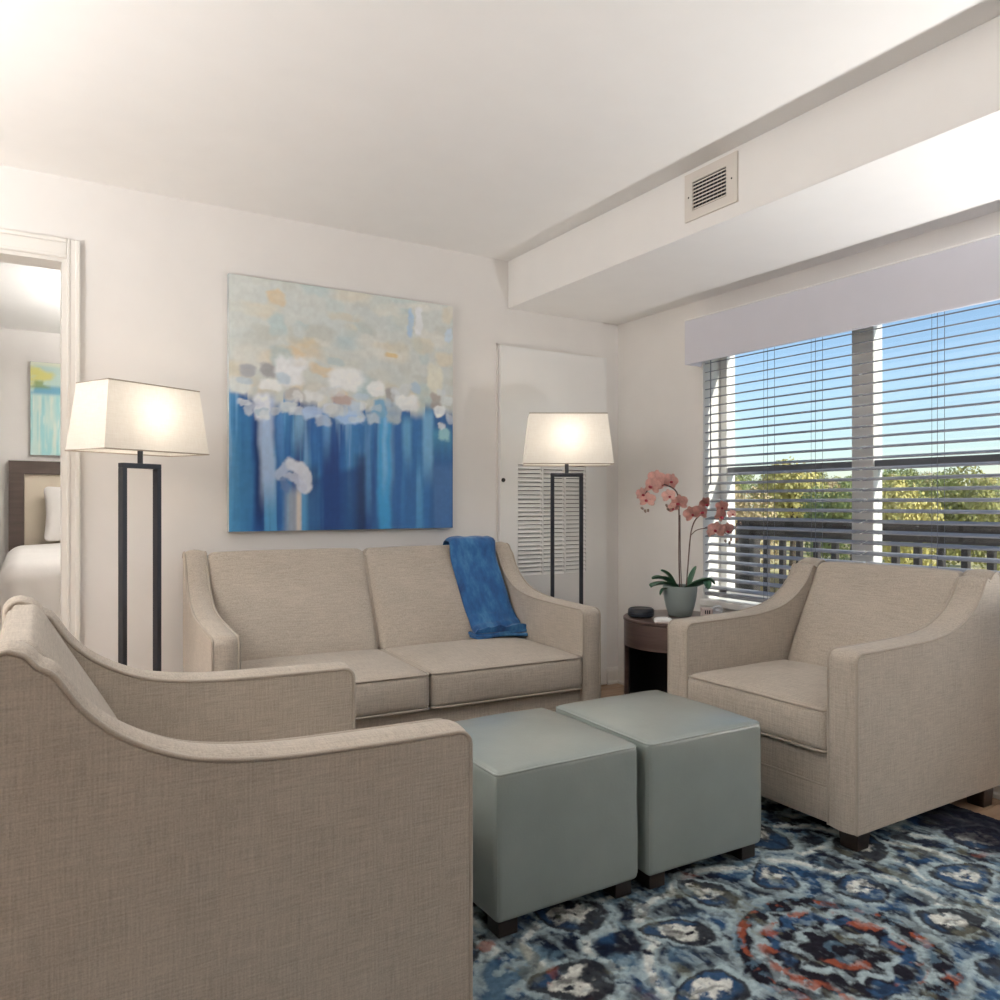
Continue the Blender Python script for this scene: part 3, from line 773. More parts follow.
    for d in ((.04, .345, .10, .395, (168, 172, 178)), (.115, .33, .185, .39, (160, 162, 166)), (.0, .40, .09, .465, (220, 226, 226)), (.175, .30, .305, .425, (226, 230, 234)), (.12, .395, .20, .44, W_), (.41, .315, .565, .42, W_), (.585, .37, .665, .44, W_),
              (.665, .395, .71, .46, (158, 156, 158)), (.71, .415, .825, .495, W_), (.865, .27, .945, .405, (222, 222, 210)), (.88, .40, .945, .465, (166, 156, 152)), (.905, .455, .965, .50, W_), (.93, .40, 1.0, .45, (214, 222, 224)),
              (.10, .455, .165, .56, (226, 232, 242)), (.30, .43, .385, .475, (222, 226, 228)), (.42, .445, .52, .485, (184, 166, 164)), (.50, .46, .56, .51, (196, 212, 226)), (.20, .48, .27, .525, (206, 216, 222)), (.295, .495, .385, .545, (182, 206, 236)),
              (.385, .48, .44, .52, (214, 222, 232)), (.44, .50, .56, .56, (170, 202, 236)), (.66, .47, .74, .55, (172, 186, 196)), (.60, .45, .66, .52, (124, 172, 204)), (.93, .55, .99, .60, (150, 196, 204)), (.21, .43, .30, .47, (186, 186, 186)), (.81, .03, .845, .15, (224, 228, 232)), (.775, .05, .80, .16, (172, 198, 220)), (.96, .09, 1.0, .16, (200, 216, 230)), (.66, .235, .72, .265, (210, 192, 150)), (.15, .03, .22, .10, (210, 196, 170))):
        dab(*d[:4], d[4], .014, 1.0)
    for i in range(34):
        a, b_ = rs.uniform(-.02, .97), rs.uniform(.36, .53); ww, hh = rs.uniform(.03, .075), rs.uniform(.025, .05)
        dab(a, b_, a+ww, b_+hh, rs.choice([(228, 232, 234), (214, 222, 230), (190, 208, 226), (206, 212, 214), (176, 198, 214)]), .014, rs.uniform(.45, .9))
    # pale arch and its stem
    mm = sstep(.205, .25, u)*(1-sstep(.278, .296, u))*sstep(.80, .87, v); put(mm, lin((164, 172, 182)), .8)
    mm = sstep(.262, .277, u)*(1-sstep(.284, .296, u))*sstep(.81, .87, v); put(mm, lin((214, 204, 194)), .85)
    stroke([(.205, .775), (.225, .745), (.255, .735), (.285, .745)], .026, (176, 192, 218)); stroke([(.25, .735), (.285, .745), (.305, .775), (.31, .815)], .028, (210, 216, 228)); stroke([(.235, .775), (.27, .79), (.29, .825)], .018, (196, 204, 222), .8)
    stroke([(.215, .80), (.23, .84)], .016, (96, 124, 172), .8)
    C *= (1.08+.2*fbm(u*60, v*60, 61, 3))[..., None]
    return C
pa = on_y(228.5, 273, YB-.035); pb_ = on_y(453, 528, YB-.035)
pw, ph_ = pb_.x-pa.x, pa.z-pb_.z
pt = thing('wall_painting', 'large abstract canvas of blue streaks and pale blocks above the sofa', 'painting', (pa.x, YB, pb_.z))
obj('canvas', box(0, pw, -.035, -.003, 0, ph_, .003), M['canvas_edge'], pt)
nxy = 230; uu, vv_ = np.meshgrid(np.linspace(0, 1, nxy+1), np.linspace(0, 1, nxy+1))
obj('painted_surface', grid_mesh('painted_surface', nxy, nxy, np.stack([.002+uu*(pw-.004), -.0362+0*uu, .002+vv_*(ph_-.004)], -1), np.clip(paint(nxy, nxy), 0, 1), attr_mat('oil_paint', rough=.45, spec=.35)), None, pt)

# ------------------------------------------------------------------ floor lamps
def floor_lamp(x, y, rz, label, z_off=0):
    r = thing('floor_lamp', label, 'lamp', (x, y, z_off), rz, 'rectangular floor lamps')
    fw, zt = .152, 1.278
    obj('base', box(-.14, .14, -.10, .10, 0, .016, .003), M['bronze'], r)
    for s in (-1, 1): obj('upright', box(s*fw/2-.0095, s*fw/2+.0095, -.016, .016, .016, zt-.02, .0015, 1), M['bronze'], r)
    obj('crossbar', box(-fw/2-.0095, fw/2+.0095, -.016, .016, zt-.02, zt, .0015, 1), M['bronze'], r)
    obj('stem', tube([(0, 0, zt), (0, 0, 1.37)], .0105, 10), M['bronze'], r, smooth=50)
    zb_, zt_ = 1.322, 1.583; bw, bd, tw, td = .462, .250, .402, .205
    sh = bmesh.new(); rings = []
    for (w, d, z) in ((bw, bd, zb_), ((bw+tw)/2, (bd+td)/2, (zb_+zt_)/2), (tw, td, zt_)):
        for ins in (0,):
            rings.append([(sx*w/2, sy*d/2, z) for sx, sy in ((-1, -1), (1, -1), (1, 1), (-1, 1))])
    def ring(pts, ins): return [sh.verts.new((p[0]-math.copysign(ins, p[0]), p[1]-math.copysign(ins, p[1]), p[2])) for p in pts]
    O = [ring(q, 0) for q in rings]; I = [ring(q, .0022) for q in rings]
    for A, B in zip(O, O[1:]):
        for k_ in range(4): sh.faces.new((A[k_], A[(k_+1) % 4], B[(k_+1) % 4], B[k_]))
    # a single-walled cloth shade (the rolled rims give it its thickness)
    for v in [v for q in I for v in q]: sh.verts.remove(v)
    so = obj('lamp_shade', sh, M['shade'], r)
    def rim(w, d, z): return tube([(sx*w/2, sy*d/2, z) for sx, sy in ((-1, -1), (1, -1), (1, 1), (-1, 1))], .0028, 6, True)
    obj('rim', rim(bw, bd, zb_), M['pipe'], so); obj('rim', rim(tw, td, zt_), M['pipe'], so)
    obj('spider', boxes((-tw/2, tw/2, -.002, .002, zt_-.026, zt_-.022)), M['bronze'], so)
    obj('bulb', lathe([(0, 1.495), (.018, 1.491), (.029, 1.472), (.030, 1.455), (.022, 1.425), (.014, 1.405), (.014, 1.37), (0, 1.37)], 16), M['bulb'], r, smooth=60)
    ld = bpy.data.lights.new('bulb_light', 'POINT'); ld.energy = LAMP_W; ld.color = (1, .89, .75); ld.shadow_soft_size = .06
    lo = bpy.data.objects.new('bulb_light', ld); link(lo, r); lo.location = (0, 0, 1.455)
    return r
floor_lamp(.392, 3.42, math.radians(28), 'bronze frame floor lamp with a white rectangular shade beside the bedroom doorway')
floor_lamp(2.44, 3.335, math.radians(-31), 'bronze frame floor lamp with a white rectangular shade before the louvred closet door')

# ------------------------------------------------------------------ side table and what stands on it
TX, TY, TZ, TR = 2.725, 2.825, .562, .25
tb = thing('side_table', 'round dark wood drum side table with an open niche', 'table', (TX, TY, 0), 0)
face = math.atan2(-TY, -TX)        # niche turned to the seating
def arc_wall(r0, r1, a0, a1, z0, z1, n=40):
    bm = bmesh.new(); R = []
    for k_ in range(n+1):
        a = a0+(a1-a0)*k_/n; c, s = math.cos(a), math.sin(a)
        R.append([bm.verts.new((r*c, r*s, z)) for r, z in ((r0, z0), (r1, z0), (r1, z1), (r0, z1))])
    for A, B in zip(R, R[1:]):
        for k_ in range(4): bm.faces.new((A[k_], A[(k_+1) % 4], B[(k_+1) % 4], B[k_]))
    bm.faces.new(R[0][::-1]); bm.faces.new(R[-1]); bmesh.ops.recalc_face_normals(bm, faces=bm.faces[:]); return bm
op = math.radians(74)
obj('table_top', lathe([(0, TZ-.018), (TR-.002, TZ-.018), (TR+.003, TZ-.014), (TR+.003, TZ-.003), (TR, TZ), (0, TZ)], 56), M['table'], tb, smooth=40)
obj('apron', lathe([(TR-.02, TZ-.135), (TR, TZ-.135), (TR, TZ-.018), (TR-.02, TZ-.018)], 56), M['table'], tb, smooth=40)
obj('curved_shell', arc_wall(TR-.018, TR, face+op, face+2*math.pi-op, .03, TZ-.135), M['table'], tb, smooth=40)
obj('niche_lining', arc_wall(TR-.026, TR-.019, face+op+.02, face+2*math.pi-op-.02, .032, TZ-.03), M['black'], tb, smooth=40)
obj('niche_floor', lathe([(0, .03), (TR-.027, .03), (TR-.027, .045), (0, .045)], 40), M['black'], tb)
obj('plinth', lathe([(0, 0), (TR-.012, 0), (TR-.012, .03), (0, .03)], 56), M['table'], tb)
obj('niche_ceiling', lathe([(0, TZ-.135), (TR-.021, TZ-.135), (TR-.021, TZ-.125), (0, TZ-.125)], 40), M['black'], tb)
def on_z(u, v, z): d = (H-z)*F/(v-V0); a = dirv(u); return Vector((a[0]*d, a[1]*d, z))
# puck speaker
p = on_z(641, 617, TZ)
sp = thing('puck_speaker', 'round black puck speaker on the side table', 'speaker', (p.x, p.y, TZ))
obj('speaker_body', lathe([(0, 0), (.050, 0), (.060, .006), (.0635, .016), (.0635, .034), (.061, .040), (.055, .044), (.050, .0445), (.047, .042), (0, .042)], 40), M['black'], sp, smooth=35)
obj('light_ring', lathe([(.0502, .0446), (.0546, .0448), (.0546, .0456), (.0502, .0456)], 40), M['blackring'], sp)
for zz in (.013, .023): obj('grille_band', lathe([(.0632, zz-.002), (.0650, zz-.0012), (.0650, zz+.0012), (.0632, zz+.002)], 40), M['blackring'], sp)
# white mouse-like remote
p = on_z(664, 623.5, TZ)
mo = thing('computer_mouse', 'small white rounded mouse lying on the side table edge', 'mouse', (p.x+.005, p.y+.012, TZ), math.radians(-40))
def md(x, y, z): return x, y*(1-.15*(x/.045)**2), z*(1-.25*(x/.045)**2) if z > .01 else z
obj('mouse_shell', rbox(.085, .050, .026, .012, (8, 6, 2), 4, md), M['whiteplastic'], mo, (0, 0, .002), smooth=70)
obj('mouse_base', rbox(.078, .044, .008, .003, (4, 4, 1), 2), M['pinkbox'], mo, smooth=60)
obj('scroll_wheel', lathe([(0, -.003), (.006, -.003), (.006, .003), (0, .003)], 14), M['black'], mo, (.026, 0, .021), (math.pi/2, 0, 0))
# alarm box with dark marks and clear wrapped piece
p = on_z(701, 613, TZ)
al = thing('small_box', 'tiny pale box with dark marks behind the flower pot on the side table', 'box', (2.845, 2.735, TZ), math.radians(-31))
obj('box_body', box(-.026, .026, -.02, .02, 0, .046, .004), M['pinkbox'], al)
for k_ in (-.010, .0, .010): obj('dark_mark', box(k_-.003, k_+.003, -.0215, -.0195, .018, .036, .0006, 1), M['black'], al)
pk = thing('plastic_wrap', 'crumpled milky plastic wrapper on the side table by the window', 'wrapper', (2.905, 2.735, TZ), math.radians(-31))
def crump(x, y, z): 
    n_ = mnoise.noise(Vector((x*45, y*45, z*45))); return x+.008*n_, y+.008*mnoise.noise(Vector((y*45, z*45, 3))), max(0, z+.010*mnoise.noise(Vector((z*40, x*50, 8)))*(z/.03))
obj('wrapper_body', rbox(.066, .045, .045, .014, (10, 8, 8), 3, crump), M['clear'], pk, smooth=25)
obj('wrapper_twist', tube(catmull([(-.02, -.02, .02), (-.012, -.030, .048), (.012, -.030, .052), (.028, -.018, .030)], 5), .006, 7), M['clear'], pk, smooth=60)

# orchid
PD = 3.86
pc = on_z(680, 614, TZ); pc = at_d(680, 500, PD); pc.z = TZ
orc = thing('potted_orchid', 'pink orchid with two flower spikes in a sage ceramic pot', 'plant', pc)
obj('pot', lathe([(0, 0), (.050, 0), (.056, .004), (.068, .04), (.078, .085), (.083, .125), (.084, .148), (.082, .150), (.078, .148), (.077, .12), (0, .118)], 40), M['pot'], orc, smooth=40)
obj('moss', lathe([(0, .132), (.05, .130), (.0765, .124)], 24), M['soil'], orc)
right_v = Vector((C_, -S_, 0)); fwd_v = Vector((S_, C_, 0))
def loc_px(u, v, dd=0): return at_d(u, v, PD+dd)-pc
def orch_leaf(path, w):
    w = w*1.3
    P = catmull(path, 5); bm = bmesh.new(); g = []
    n = len(P)
    for i, p_ in enumerate(P):
        f_ = i/(n-1); ww = w*(math.sin(math.pi*min(1, .12+.86*f_))**.65)
        tg = (P[min(i+1, n-1)]-P[max(i-1, 0)]).normalized()
        sd = tg.cross(Vector((0, 0, 1))); sd = sd.normalized() if sd.length > .05 else right_v
        up = sd.cross(tg)
        g.append([bm.verts.new(p_+sd*ww*q+up*(abs(q)*ww*.45+h_)) for q, h_ in ((-1, .0), (-.5, .0), (0, 0), (.5, 0), (1, 0), (.5, -.003), (0, -.004), (-.5, -.003))])
    for A, B in zip(g, g[1:]):
        for k_ in range(8): bm.faces.new((A[k_], A[(k_+1) % 8], B[(k_+1) % 8], B[k_]))
    bm.faces.new(g[0][::-1]); bm.faces.new(g[-1]); bmesh.ops.recalc_face_normals(bm, faces=bm.faces[:]); return bm
for (pxs, w, dd) in (([(677, 589), (664, 579), (652, 578.5)], .024, -.05), ([(676, 588), (668, 575), (661, 570)], .020, .0), ([(678, 590), (668, 584), (655, 585), (651, 587)], .020, -.07), ([(684, 589), (697, 583), (709, 580), (715, 584)], .020, -.03),
                     ([(685, 590), (697, 586), (706, 583), (708, 589)], .022, -.08), ([(688, 588), (692, 576), (696, 566)], .012, .06), ([(675, 590), (664, 589), (660, 595)], .008, -.08)):
    n_ = len(pxs); obj('leaf', orch_leaf([loc_px(u, v, dd*k_/(n_-1)) for k_, (u, v) in enumerate(pxs)], w), M['leaf'], orc, smooth=60)
st1 = catmull([loc_px(*q) for q in ((680, 590, 0), (679, 560, 0), (679, 525, 0), (678.5, 500, 0), (675, 490, -.01), (666, 485, -.02), (655, 484, -.03), (647, 491, -.03), (643, 503, -.03))], 5)
st2 = catmull([loc_px(*q) for q in ((686, 590, 0), (688, 565, 0), (690, 540, 0), (692, 528, -.01), (696, 519, -.03), (704, 512, -.04))], 5)
st3 = catmull([loc_px(*q) for q in ((691, 535, 0), (697, 530, -.03), (707, 528, -.06), (718, 528, -.08), (728, 534, -.10), (739, 523, -.11))], 5)
st4 = catmull([loc_px(*q) for q in ((682, 590, .01), (680.5, 560, .01), (680, 515, .01))], 4)
for nm, s_, r_ in (('flower_spike', st1, .0036), ('flower_spike', st2, .0034), ('side_shoot', st3, .0022), ('stake', st4, .0022)):
    obj(nm, tube(s_, r_, 7), M['stem'], orc, smooth=60)
def flower_mesh():
    bm = bmesh.new()
    def petal(ang, L, w, cup):
        c, s = math.cos(ang), math.sin(ang); g = []
        for i in range(6):
            f_ = i/5; ww = w*math.sin(math.pi*min(1, .10+.86*f_))**.6; row = []
            for q in (-1, -.5, 0, .5, 1):
                a, b_ = f_*L, q*ww; z = cup*f_*f_ - .25*abs(q)*ww + .0015*math.sin(q*9+f_*7)
                row.append(bm.verts.new((a*c-b_*s, a*s+b_*c, z)))
            g.append(row)
        for A, B in zip(g, g[1:]):
            for k_ in range(4): bm.faces.new((A[k_], A[k_+1], B[k_+1], B[k_]))
    for a, L, w in ((90, .030, .0105), (210, .030, .0105), (330, .030, .0105), (155, .032, .017), (25, .032, .017)): petal(math.radians(a), L, w, -.004)
    ext = bmesh.ops.solidify(bm, geom=bm.faces[:], thickness=.0008); return bm
def lip_mesh():
    bm = rbox(.012, .009, .014, .004, (2, 2, 2), 2, lambda x, y, z: (x*(.6+z*25), y-.004, z)); return bm
fme = bpy.data.meshes.new('flower'); b = flower_mesh(); 
for f_ in b.faces: f_.smooth = True
b.to_mesh(fme); b.free(); fme.materials.append(M['petal'])
lme = bpy.data.meshes.new('lip'); b = lip_mesh(); b.to_mesh(lme); b.free(); lme.materials.append(M['lip'])
rs = random.Random(3)
for (u, v, sc, dd) in ((656, 479, 1.15, -.04), (671, 481, 1.0, -.03), (652, 486, 1.15, -.06), (647, 500, 1.05, -.05), (642, 494, .85, -.03), (663, 484, .8, -.01), (669, 496, .9, -.03), (679, 503, 1.1, -.04), (673, 508, .75, -.02),
                       (692, 514, 1.05, -.04), (701, 512, 1.05, -.06), (705.5, 504, .9, -.03), (721, 516, 1.0, -.09), (716, 530, 1.1, -.10), (727, 530, .95, -.10), (722, 507, .8, -.07), (732, 514, .6, -.10), (711, 532, .7, -.07)):
    nd = (-fwd_v*1.0 + right_v*rs.uniform(-.9, .9) + Vector((0, 0, rs.uniform(-.55, .25)))).normalized()
    qn = nd.to_track_quat('Z', 'Y'); e = (qn @ Matrix.Rotation(rs.uniform(-.5, .5), 3, 'Z').to_quaternion()).to_euler()
    fo = share('flower', fme, orc, loc_px(u, v, dd), e); fo.scale = (sc*1.3,)*3
    share('lip', lme, fo, (0, 0, .0005))
bud = bpy.data.meshes.new('bud'); b = rbox(.013, .013, .018, .006, (2, 2, 2), 3, lambda x, y, z: (x*(1-z*18), y*(1-z*18), z)); 
for f_ in b.faces: f_.smooth = True
b.to_mesh(bud); b.free(); bud.materials.append(M['bud'])
for (u, v, dd) in ((641, 507, -.03), (648, 509, -.03), (644.5, 509.5, -.03), (667, 508, -.02), (666, 504, -.02), (725, 540, -.10), (731, 538, -.10), (738, 538, -.10), (740, 522, -.11), (730, 541, -.1)):
    share('bud', bud, orc, loc_px(u, v, dd), (rs.uniform(-.6, .6), rs.uniform(2.2, 3.6), 0))

# ------------------------------------------------------------------ bedroom through the doorway
hb = thing('headboard', 'dark wood framed headboard with a cream panel behind the bed', 'headboard', (0, BY1, 0))
hx0 = on_y(8.5, 500, BY1-.05).x; hz1 = on_y(30, 461, BY1-.05).z; hx1 = hx0+1.75; fwid = .105
obj('headboard_frame', boxes((hx0, hx0+fwid, -.07, -.002, 0, hz1), (hx1-fwid, hx1, -.07, -.002, 0, hz1), (hx0+fwid, hx1-fwid, -.07, -.002, hz1-fwid, hz1), (hx0+fwid, hx1-fwid, -.07, -.002, .55, .765)), M['headframe'], hb)
obj('headboard_panel', box(hx0+fwid, hx1-fwid, -.045, -.02, .765, hz1-fwid, .004), M['headpanel'], hb)
bdx0, bdx1, bdy0, bdy1 = hx0-.02, hx1+.02, 5.05, BY1-.08
bd_ = thing('bed', 'hotel bed with smooth white bedding seen through the doorway', 'bed', ((bdx0+bdx1)/2, (bdy0+bdy1)/2, 0))
bw_, bl_ = bdx1-bdx0, bdy1-bdy0
obj('bed_base', box(-bw_/2+.06, bw_/2-.06, -bl_/2+.05, bl_/2, .05, .36, .01), M['headframe'], bd_)
for sx in (-1, 1):
    for sy in (-1, 1): obj('leg', box(-.03, .03, -.03, .03, 0, .05), M['espresso'], bd_, (sx*(bw_/2-.12), sy*(bl_/2-.12), 0))
def dd_(x, y, z):
    return x, y, z+(.010*mnoise.noise(Vector((x*3, y*3, 1))) if z > .2 else 0) + (.012*max(0, 1-(2*x/bw_)**2) if z > .2 else 0)
obj('duvet', rbox(bw_, bl_, .52, .12, (16, 18, 4), 5, dd_), M['bed'], bd_, (0, 0, .27), smooth=80)
def pillow(x, y, z, rx, label):
    o = thing('pillow', label, 'pillow', (x, y, z), 0, 'white pillows on the bed'); o.rotation_euler = (rx, 0, 0)
    def pd(a, b_, c):
        k_ = max(0, 1-(abs(a)/.34)**2.6)*max(0, 1-(abs(b_)/.23)**2.6); return a*(1-.06*(1-(b_/.23)**2)), b_*(1-.06*(1-(a/.34)**2)), .09+(c-.09)*(.18+.82*k_**.6)
    obj('pillow_case', rbox(.68, .46, .18, .05, (14, 12, 4), 4, pd), M['bed'], o, smooth=80)
pxx = on_y(43, 500, BY1-.3).x+.34
pillow(pxx, BY1-.12, 1.005, math.radians(70), 'white pillow propped on the headboard seen through the doorway')
pillow(pxx+.74, BY1-.12, 1.005, math.radians(70), 'white pillow propped on the headboard behind the doorway casing')
# small bedroom canvas
a_ = on_y(30, 361, BY1-.03); b2 = on_y(30, 455, BY1-.03); bpw, bph = .62, a_.z-b2.z
bp = thing('bedroom_painting', 'pale aqua and yellow abstract canvas over the headboard', 'painting', (a_.x, BY1, b2.z))
obj('canvas', box(0, bpw, -.03, -.003, 0, bph, .003), M['canvas_edge'], bp)
n2_ = 60; uu, vv_ = np.meshgrid(np.linspace(0, 1, n2_+1), np.linspace(0, 1, n2_+1)); vt = 1-vv_
Cb = np.empty(uu.shape+(3,)); Cb[:] = lin((196, 222, 216))
def bput(m_, c, op=1): 
    mm = (np.clip(m_, 0, 1)*op)[..., None]; Cb[:] = Cb*(1-mm)+lin(c)*mm
bput(sstep(.4, .6, fbm(uu*22, vt*2, 71))*sstep(.3, .4, vt), (150, 204, 208), .9); bput(sstep(.55, .7, fbm(uu*30, vt*2.5, 72))*sstep(.3, .4, vt), (220, 232, 222), .9)
bput((1-sstep(.06, .16, np.abs(vt-.15)))*sstep(.35, .6, fbm(uu*5, vt*14, 75)), (212, 206, 110), .85); bput((1-sstep(.02, .07, np.abs(vt-.30)))*sstep(.3, .5, fbm(uu*8, vt*8, 73)), (96, 160, 190), .9); bput((1-sstep(.02, .06, np.abs(vt-.24)))*sstep(.45, .6, fbm(uu*9, vt*9, 74)), (130, 150, 80), .8); bput(1-sstep(.02, .06, vt), (226, 232, 214), .9)
obj('painted_surface', grid_mesh('painted_surface', n2_, n2_, np.stack([.003+uu*(bpw-.006), -.0312+0*uu, .003+vv_*(bph-.006)], -1), np.clip(Cb, 0, 1), attr_mat('oil_paint_pale', rough=.5)), None, bp)
# nightstand beside the headboard
nsx = hx0-.06
ns = thing('nightstand', 'dark wood nightstand beside the headboard in the bedroom', 'nightstand', (nsx-.25, BY1-.25, 0))
obj('nightstand_body', box(-.22, .22, -.2, .22, .08, .62, .004), M['espresso'], ns)
obj('nightstand_top', box(-.235, .235, -.215, .235, .62, .645, .004), M['espresso'], ns)
for z0 in (.12, .37):
    d_ = obj('drawer', box(-.20, .20, -.215, -.2, z0, z0+.22, .003), M['headframe'], ns); obj('knob', lathe([(0, .02), (.012, .018), (.008, 0)], 12), M['brass'], d_, (0, -.215, z0+.11), (math.pi/2, 0, 0))
for sx in (-1, 1):
    for sy in (-1, 1): obj('leg', box(-.02, .02, -.02, .02, 0, .08), M['espresso'], ns, (sx*.18, sy*.17+.01, 0))

# ------------------------------------------------------------------ added uplights out of view, put in to brighten the rooms
def added_pendant(x, y, label, watts, drop=.42):  # unseen fixture, added to brighten the bedroom
    r = thing('added_bowl_pendant', label, 'lamp', (x, y, ZC), 0)
    obj('canopy', lathe([(0, 0), (.07, 0), (.07, -.012), (.05, -.025), (.012, -.03), (0, -.03)], 28), M['vent'], r, smooth=40)
    for k_ in range(3):
        a = k_*2*math.pi/3; obj('rod', tube([(.02*math.cos(a), .02*math.sin(a), -.028), (.235*math.cos(a), .235*math.sin(a), -drop+.005)], .004, 6), M['vent'], r)
    obj('bowl', lathe([(.245, -drop), (.25, -drop), (.24, -drop-.045), (.19, -drop-.095), (.10, -drop-.125), (0, -drop-.133), (0, -drop-.125), (.098, -drop-.117), (.185, -drop-.088), (.234, -drop-.042), (.245, -drop)], 36), M['vent'], r, smooth=60)
    ld = bpy.data.lights.new('added_bowl_light', 'AREA'); ld.shape = 'DISK'; ld.size = .36; ld.energy = watts; ld.color = (1, .975, .945)
    lo = bpy.data.objects.new('added_bowl_light', ld); link(lo, r); lo.location = (0, 0, -drop-.03); lo.rotation_euler = (math.pi, 0, 0)
    return r
def added_torchiere(x, y, label, watts, zb=1.57, R=.18):  # invented uplight, kept out of view, throws light onto the ceiling
    r = thing('added_torchiere_lamp', label, 'lamp', (x, y, 0), 0)
    k_ = R/.18
    obj('base', lathe([(0, 0), (.13*k_, 0), (.13*k_, .012), (.11*k_, .022), (.02, .03), (0, .03)], 32), M['bronze'], r, smooth=40)
    obj('pole', tube([(0, 0, .025), (0, 0, zb-.11)], .012, 12), M['bronze'], r, smooth=60)
    obj('bowl', lathe([(.016, zb-.13), (.05*k_, zb-.123), (.12*k_, zb-.095), (.165*k_, zb-.05), (R, zb), (R-.005, zb), (.16*k_, zb-.047), (.116*k_, zb-.089), (.05*k_, zb-.115), (0, zb-.118)], 36), M['bronze'], r, smooth=60)
    ld = bpy.data.lights.new('added_torch_light', 'AREA'); ld.shape = 'DISK'; ld.size = R*1.5; ld.energy = watts; ld.color = (1, .988, .97)
    lo = bpy.data.objects.new('added_torch_light', ld); link(lo, r); lo.location = (0, 0, zb-.025); lo.rotation_euler = (math.pi, 0, 0)
    return r
added_torchiere(-1.70, 1.95, 'added dark bronze uplight, out of view behind the armchair that faces the window', ADDED_TORCH_W, 1.30)  # added in place of a flash bounced off the ceiling
added_torchiere(3.04, .45, 'short added dark bronze uplight, out of view under the bulkhead near the window', ADDED_TORCH2_W, .55, .10)  # added to brighten the bulkhead underside from below
added_pendant(1.15, 5.6, 'added white bowl uplight hanging out of view in the bedroom', BEDROOM_W)  # added light source, hidden beyond the doorway

# ------------------------------------------------------------------ balcony and landscape
GZ = -5.6
struct(obj('floor_balcony', boxes((XO+.005, 4.75, -1.5, 4.6, -.22, -.06)), M['deck']), 'weathered balcony deck outside the window', 'balcony')
RXB = 4.42
rl = thing('balcony_railing', 'dark brown balcony railing with square balusters outside the window', 'railing', (RXB, 0, -.06))
ry1 = on_x(748, 520, RXB).y
rail_top = H-(520-V0)/F*(RXB/dirv(876)[0])+.06
obj('top_rail', box(-.055, .055, -1.4, ry1+.05, rail_top-.040, rail_top, .004), M['railing'], rl)
obj('upper_rail', box(-.022, .022, -1.4, ry1, rail_top-.125, rail_top-.040, .003), M['railing'], rl)
obj('bottom_rail', box(-.022, .022, -1.4, ry1, .10, .15, .003), M['railing'], rl)
bm_ = bpy.data.meshes.new('baluster'); b = box(-.018, .018, -.018, .018, .15, rail_top-.125, .002, 1); b.to_mesh(bm_); b.free(); bm_.materials.append(M['railing'])
yy = ry1-.165
while yy > -1.35:
    share('baluster', bm_, rl, (0, yy, 0)); yy -= .135
for py in (ry1, 1.2-1.2, -1.35): obj('post', box(-.06, .06, py-.06, py+.06, 0, rail_top-.04, .004), M['railing'], rl)
struct(obj('ground', boxes((XO+2, 600, -400, 500, GZ-.2, GZ)), M['meadow']), 'dry grassy field beyond the balcony', 'ground')

def crown_mesh(name, seed, blobs, nleaf, size, m):
    r_ = random.Random(seed); bm = bmesh.new()
    for i in range(nleaf):
        bx, by, bz, br = r_.choice(blobs)
        d = Vector((r_.gauss(0, 1), r_.gauss(0, 1), r_.gauss(0, 1))).normalized()*br*(r_.random()**.25)
        c = Vector((bx, by, bz))+d
        a = (d.normalized()+Vector((r_.gauss(0, .5), r_.gauss(0, .5), r_.gauss(0, .5)))).normalized(); t1 = a.orthogonal().normalized(); t2 = a.cross(t1)
        ang = r_.random()*6.28; e1 = t1*math.cos(ang)+t2*math.sin(ang); e2 = a.cross(e1); s = size*r_.uniform(.6, 1.4)
        bm.faces.new([bm.verts.new(c+e1*s), bm.verts.new(c+e2*s*.7), bm.verts.new(c-e1*s), bm.verts.new(c-e2*s*.7)])
    me = bpy.data.meshes.new(name); bm.to_mesh(me); bm.free(); me.materials.append(m); return me
def tree_variant(seed, m):
    r_ = random.Random(seed)
    bl = [(r_.uniform(-1.5, 1.5), r_.uniform(-1.5, 1.5), r_.uniform(2.6, 5.6), r_.uniform(.9, 1.6)) for _ in range(9)]+[(0, 0, 4.2, 1.9)]
    cm = crown_mesh('crown', seed, bl, 7000, .10, m)
    b = bmesh.new(); tube_into(b, [(0, 0, 0), (.05, 0, 1.6), (0, .06, 3.4), (0, 0, 5.2)], [.22, .17, .11, .03], 8)
    for k_ in range(5):
        q = bl[k_]; tube_into(b, [(0, 0, 1.8+.3*k_), (q[0]*.5, q[1]*.5, q[2]*.7), (q[0], q[1], q[2])], [.09, .06, .02], 6)
    tm = bpy.data.meshes.new('trunk'); b.to_mesh(tm); b.free(); tm.materials.append(M['bark']); return cm, tm
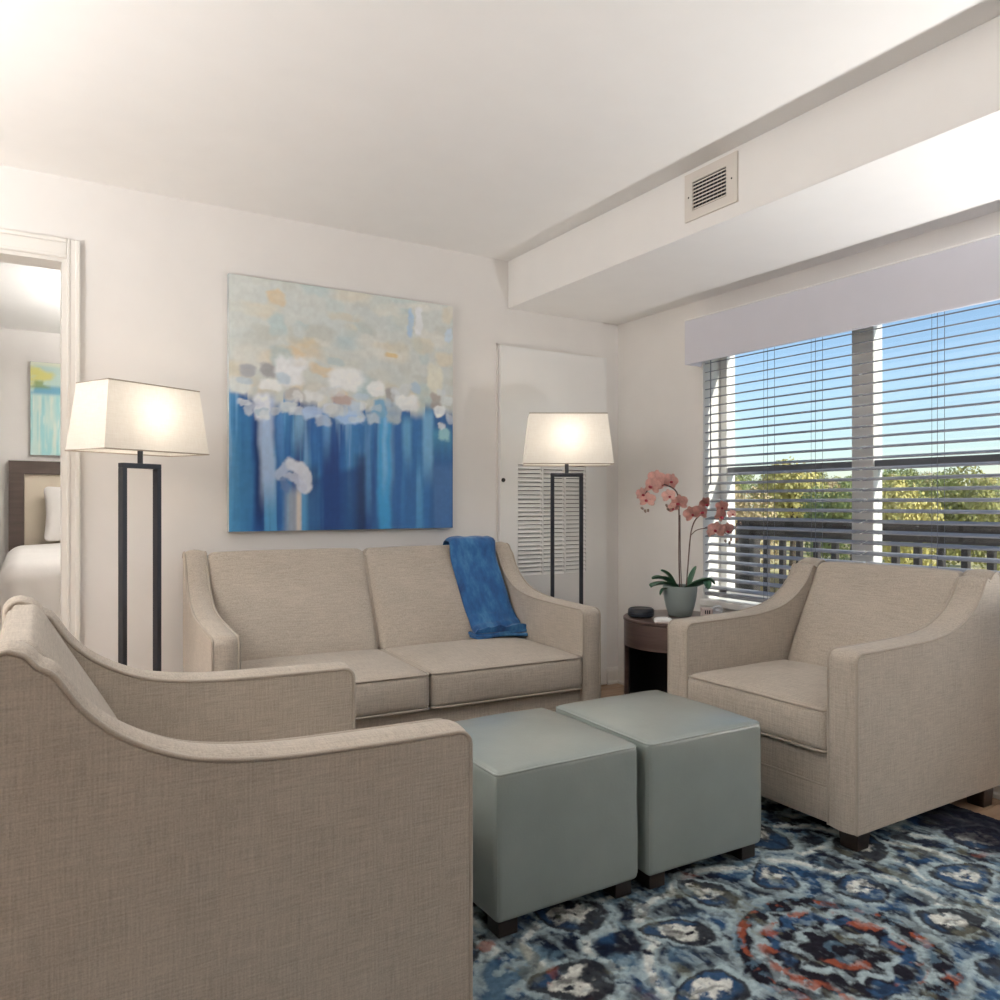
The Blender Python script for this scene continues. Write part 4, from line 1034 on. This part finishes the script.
def bush_variant(seed, m):
    r_ = random.Random(seed); bl = [(r_.uniform(-.9, .9), r_.uniform(-.9, .9), r_.uniform(.3, .9), r_.uniform(.4, .8)) for _ in range(7)]
    cm = crown_mesh('foliage', seed, bl, 2600, .06, m)
    b = bmesh.new()
    for k_ in range(5): tube_into(b, [(0, 0, 0), (bl[k_][0]*.5, bl[k_][1]*.5, .4), bl[k_][:3]], [.04, .03, .012], 5)
    tm = bpy.data.meshes.new('stems'); b.to_mesh(tm); b.free(); tm.materials.append(M['bark']); return cm, tm
TV = [tree_variant(11, M['fol0']), tree_variant(12, M['fol1']), tree_variant(13, M['fol2']), tree_variant(14, M['fol3'])]
BV = [bush_variant(21, M['fol1']), bush_variant(22, M['fol2']), bush_variant(23, M['fol3'])]
TL = ['dark olive leafy tree in the treeline beyond the field', 'yellow-green leafy tree in the treeline beyond the field', 'russet brown leafy tree in the treeline beyond the field', 'deep green leafy tree in the treeline beyond the field']
BL = ['yellow-green scrub bush in the field below the balcony', 'dry russet scrub bush in the field below the balcony', 'green scrub bush in the field below the balcony']
rs = random.Random(17)
placed = []
def plant(kind, var, u, d, s):
    a = dirv(u); loc = (a[0]*d, a[1]*d, GZ)
    R = (2.4 if kind == 'tree' else 1.75)*s*1.1
    for (x, y, q) in placed:
        if max(abs(x-loc[0]), abs(y-loc[1])) < (R+q): return False
    placed.append((loc[0], loc[1], R))
    cm, tm = (TV if kind == 'tree' else BV)[var]
    r = thing('field_tree' if kind == 'tree' else 'scrub_bush', (TL if kind == 'tree' else BL)[var], 'tree' if kind == 'tree' else 'bush', loc, rs.choice((0, 1.5708, 3.1416, 4.7124)), 'trees beyond the field' if kind == 'tree' else 'scrub in the field')
    kx = .74 if kind == 'tree' else 1.0
    r.scale = (s*kx*rs.uniform(.9, 1.1), s*kx*rs.uniform(.9, 1.1), s)
    share('crown' if kind == 'tree' else 'foliage', cm, r); share('trunk' if kind == 'tree' else 'stems', tm, r)
    return True
plant('tree', 1, 792, 72, 1.80); plant('tree', 3, 742, 70, 1.55)
for i in range(700):
    d = rs.uniform(45, 190); plant('tree', rs.choice((0, 1, 1, 2, 2, 3)), rs.uniform(700, 1040), d, (6.72+.042*d)/6.4*rs.uniform(.86, 1.05))
for i in range(900):
    d = rs.uniform(16, 60); plant('bush', rs.choice((0, 1, 1, 2)), rs.uniform(700, 1040), d, rs.uniform(.8, 1.6))
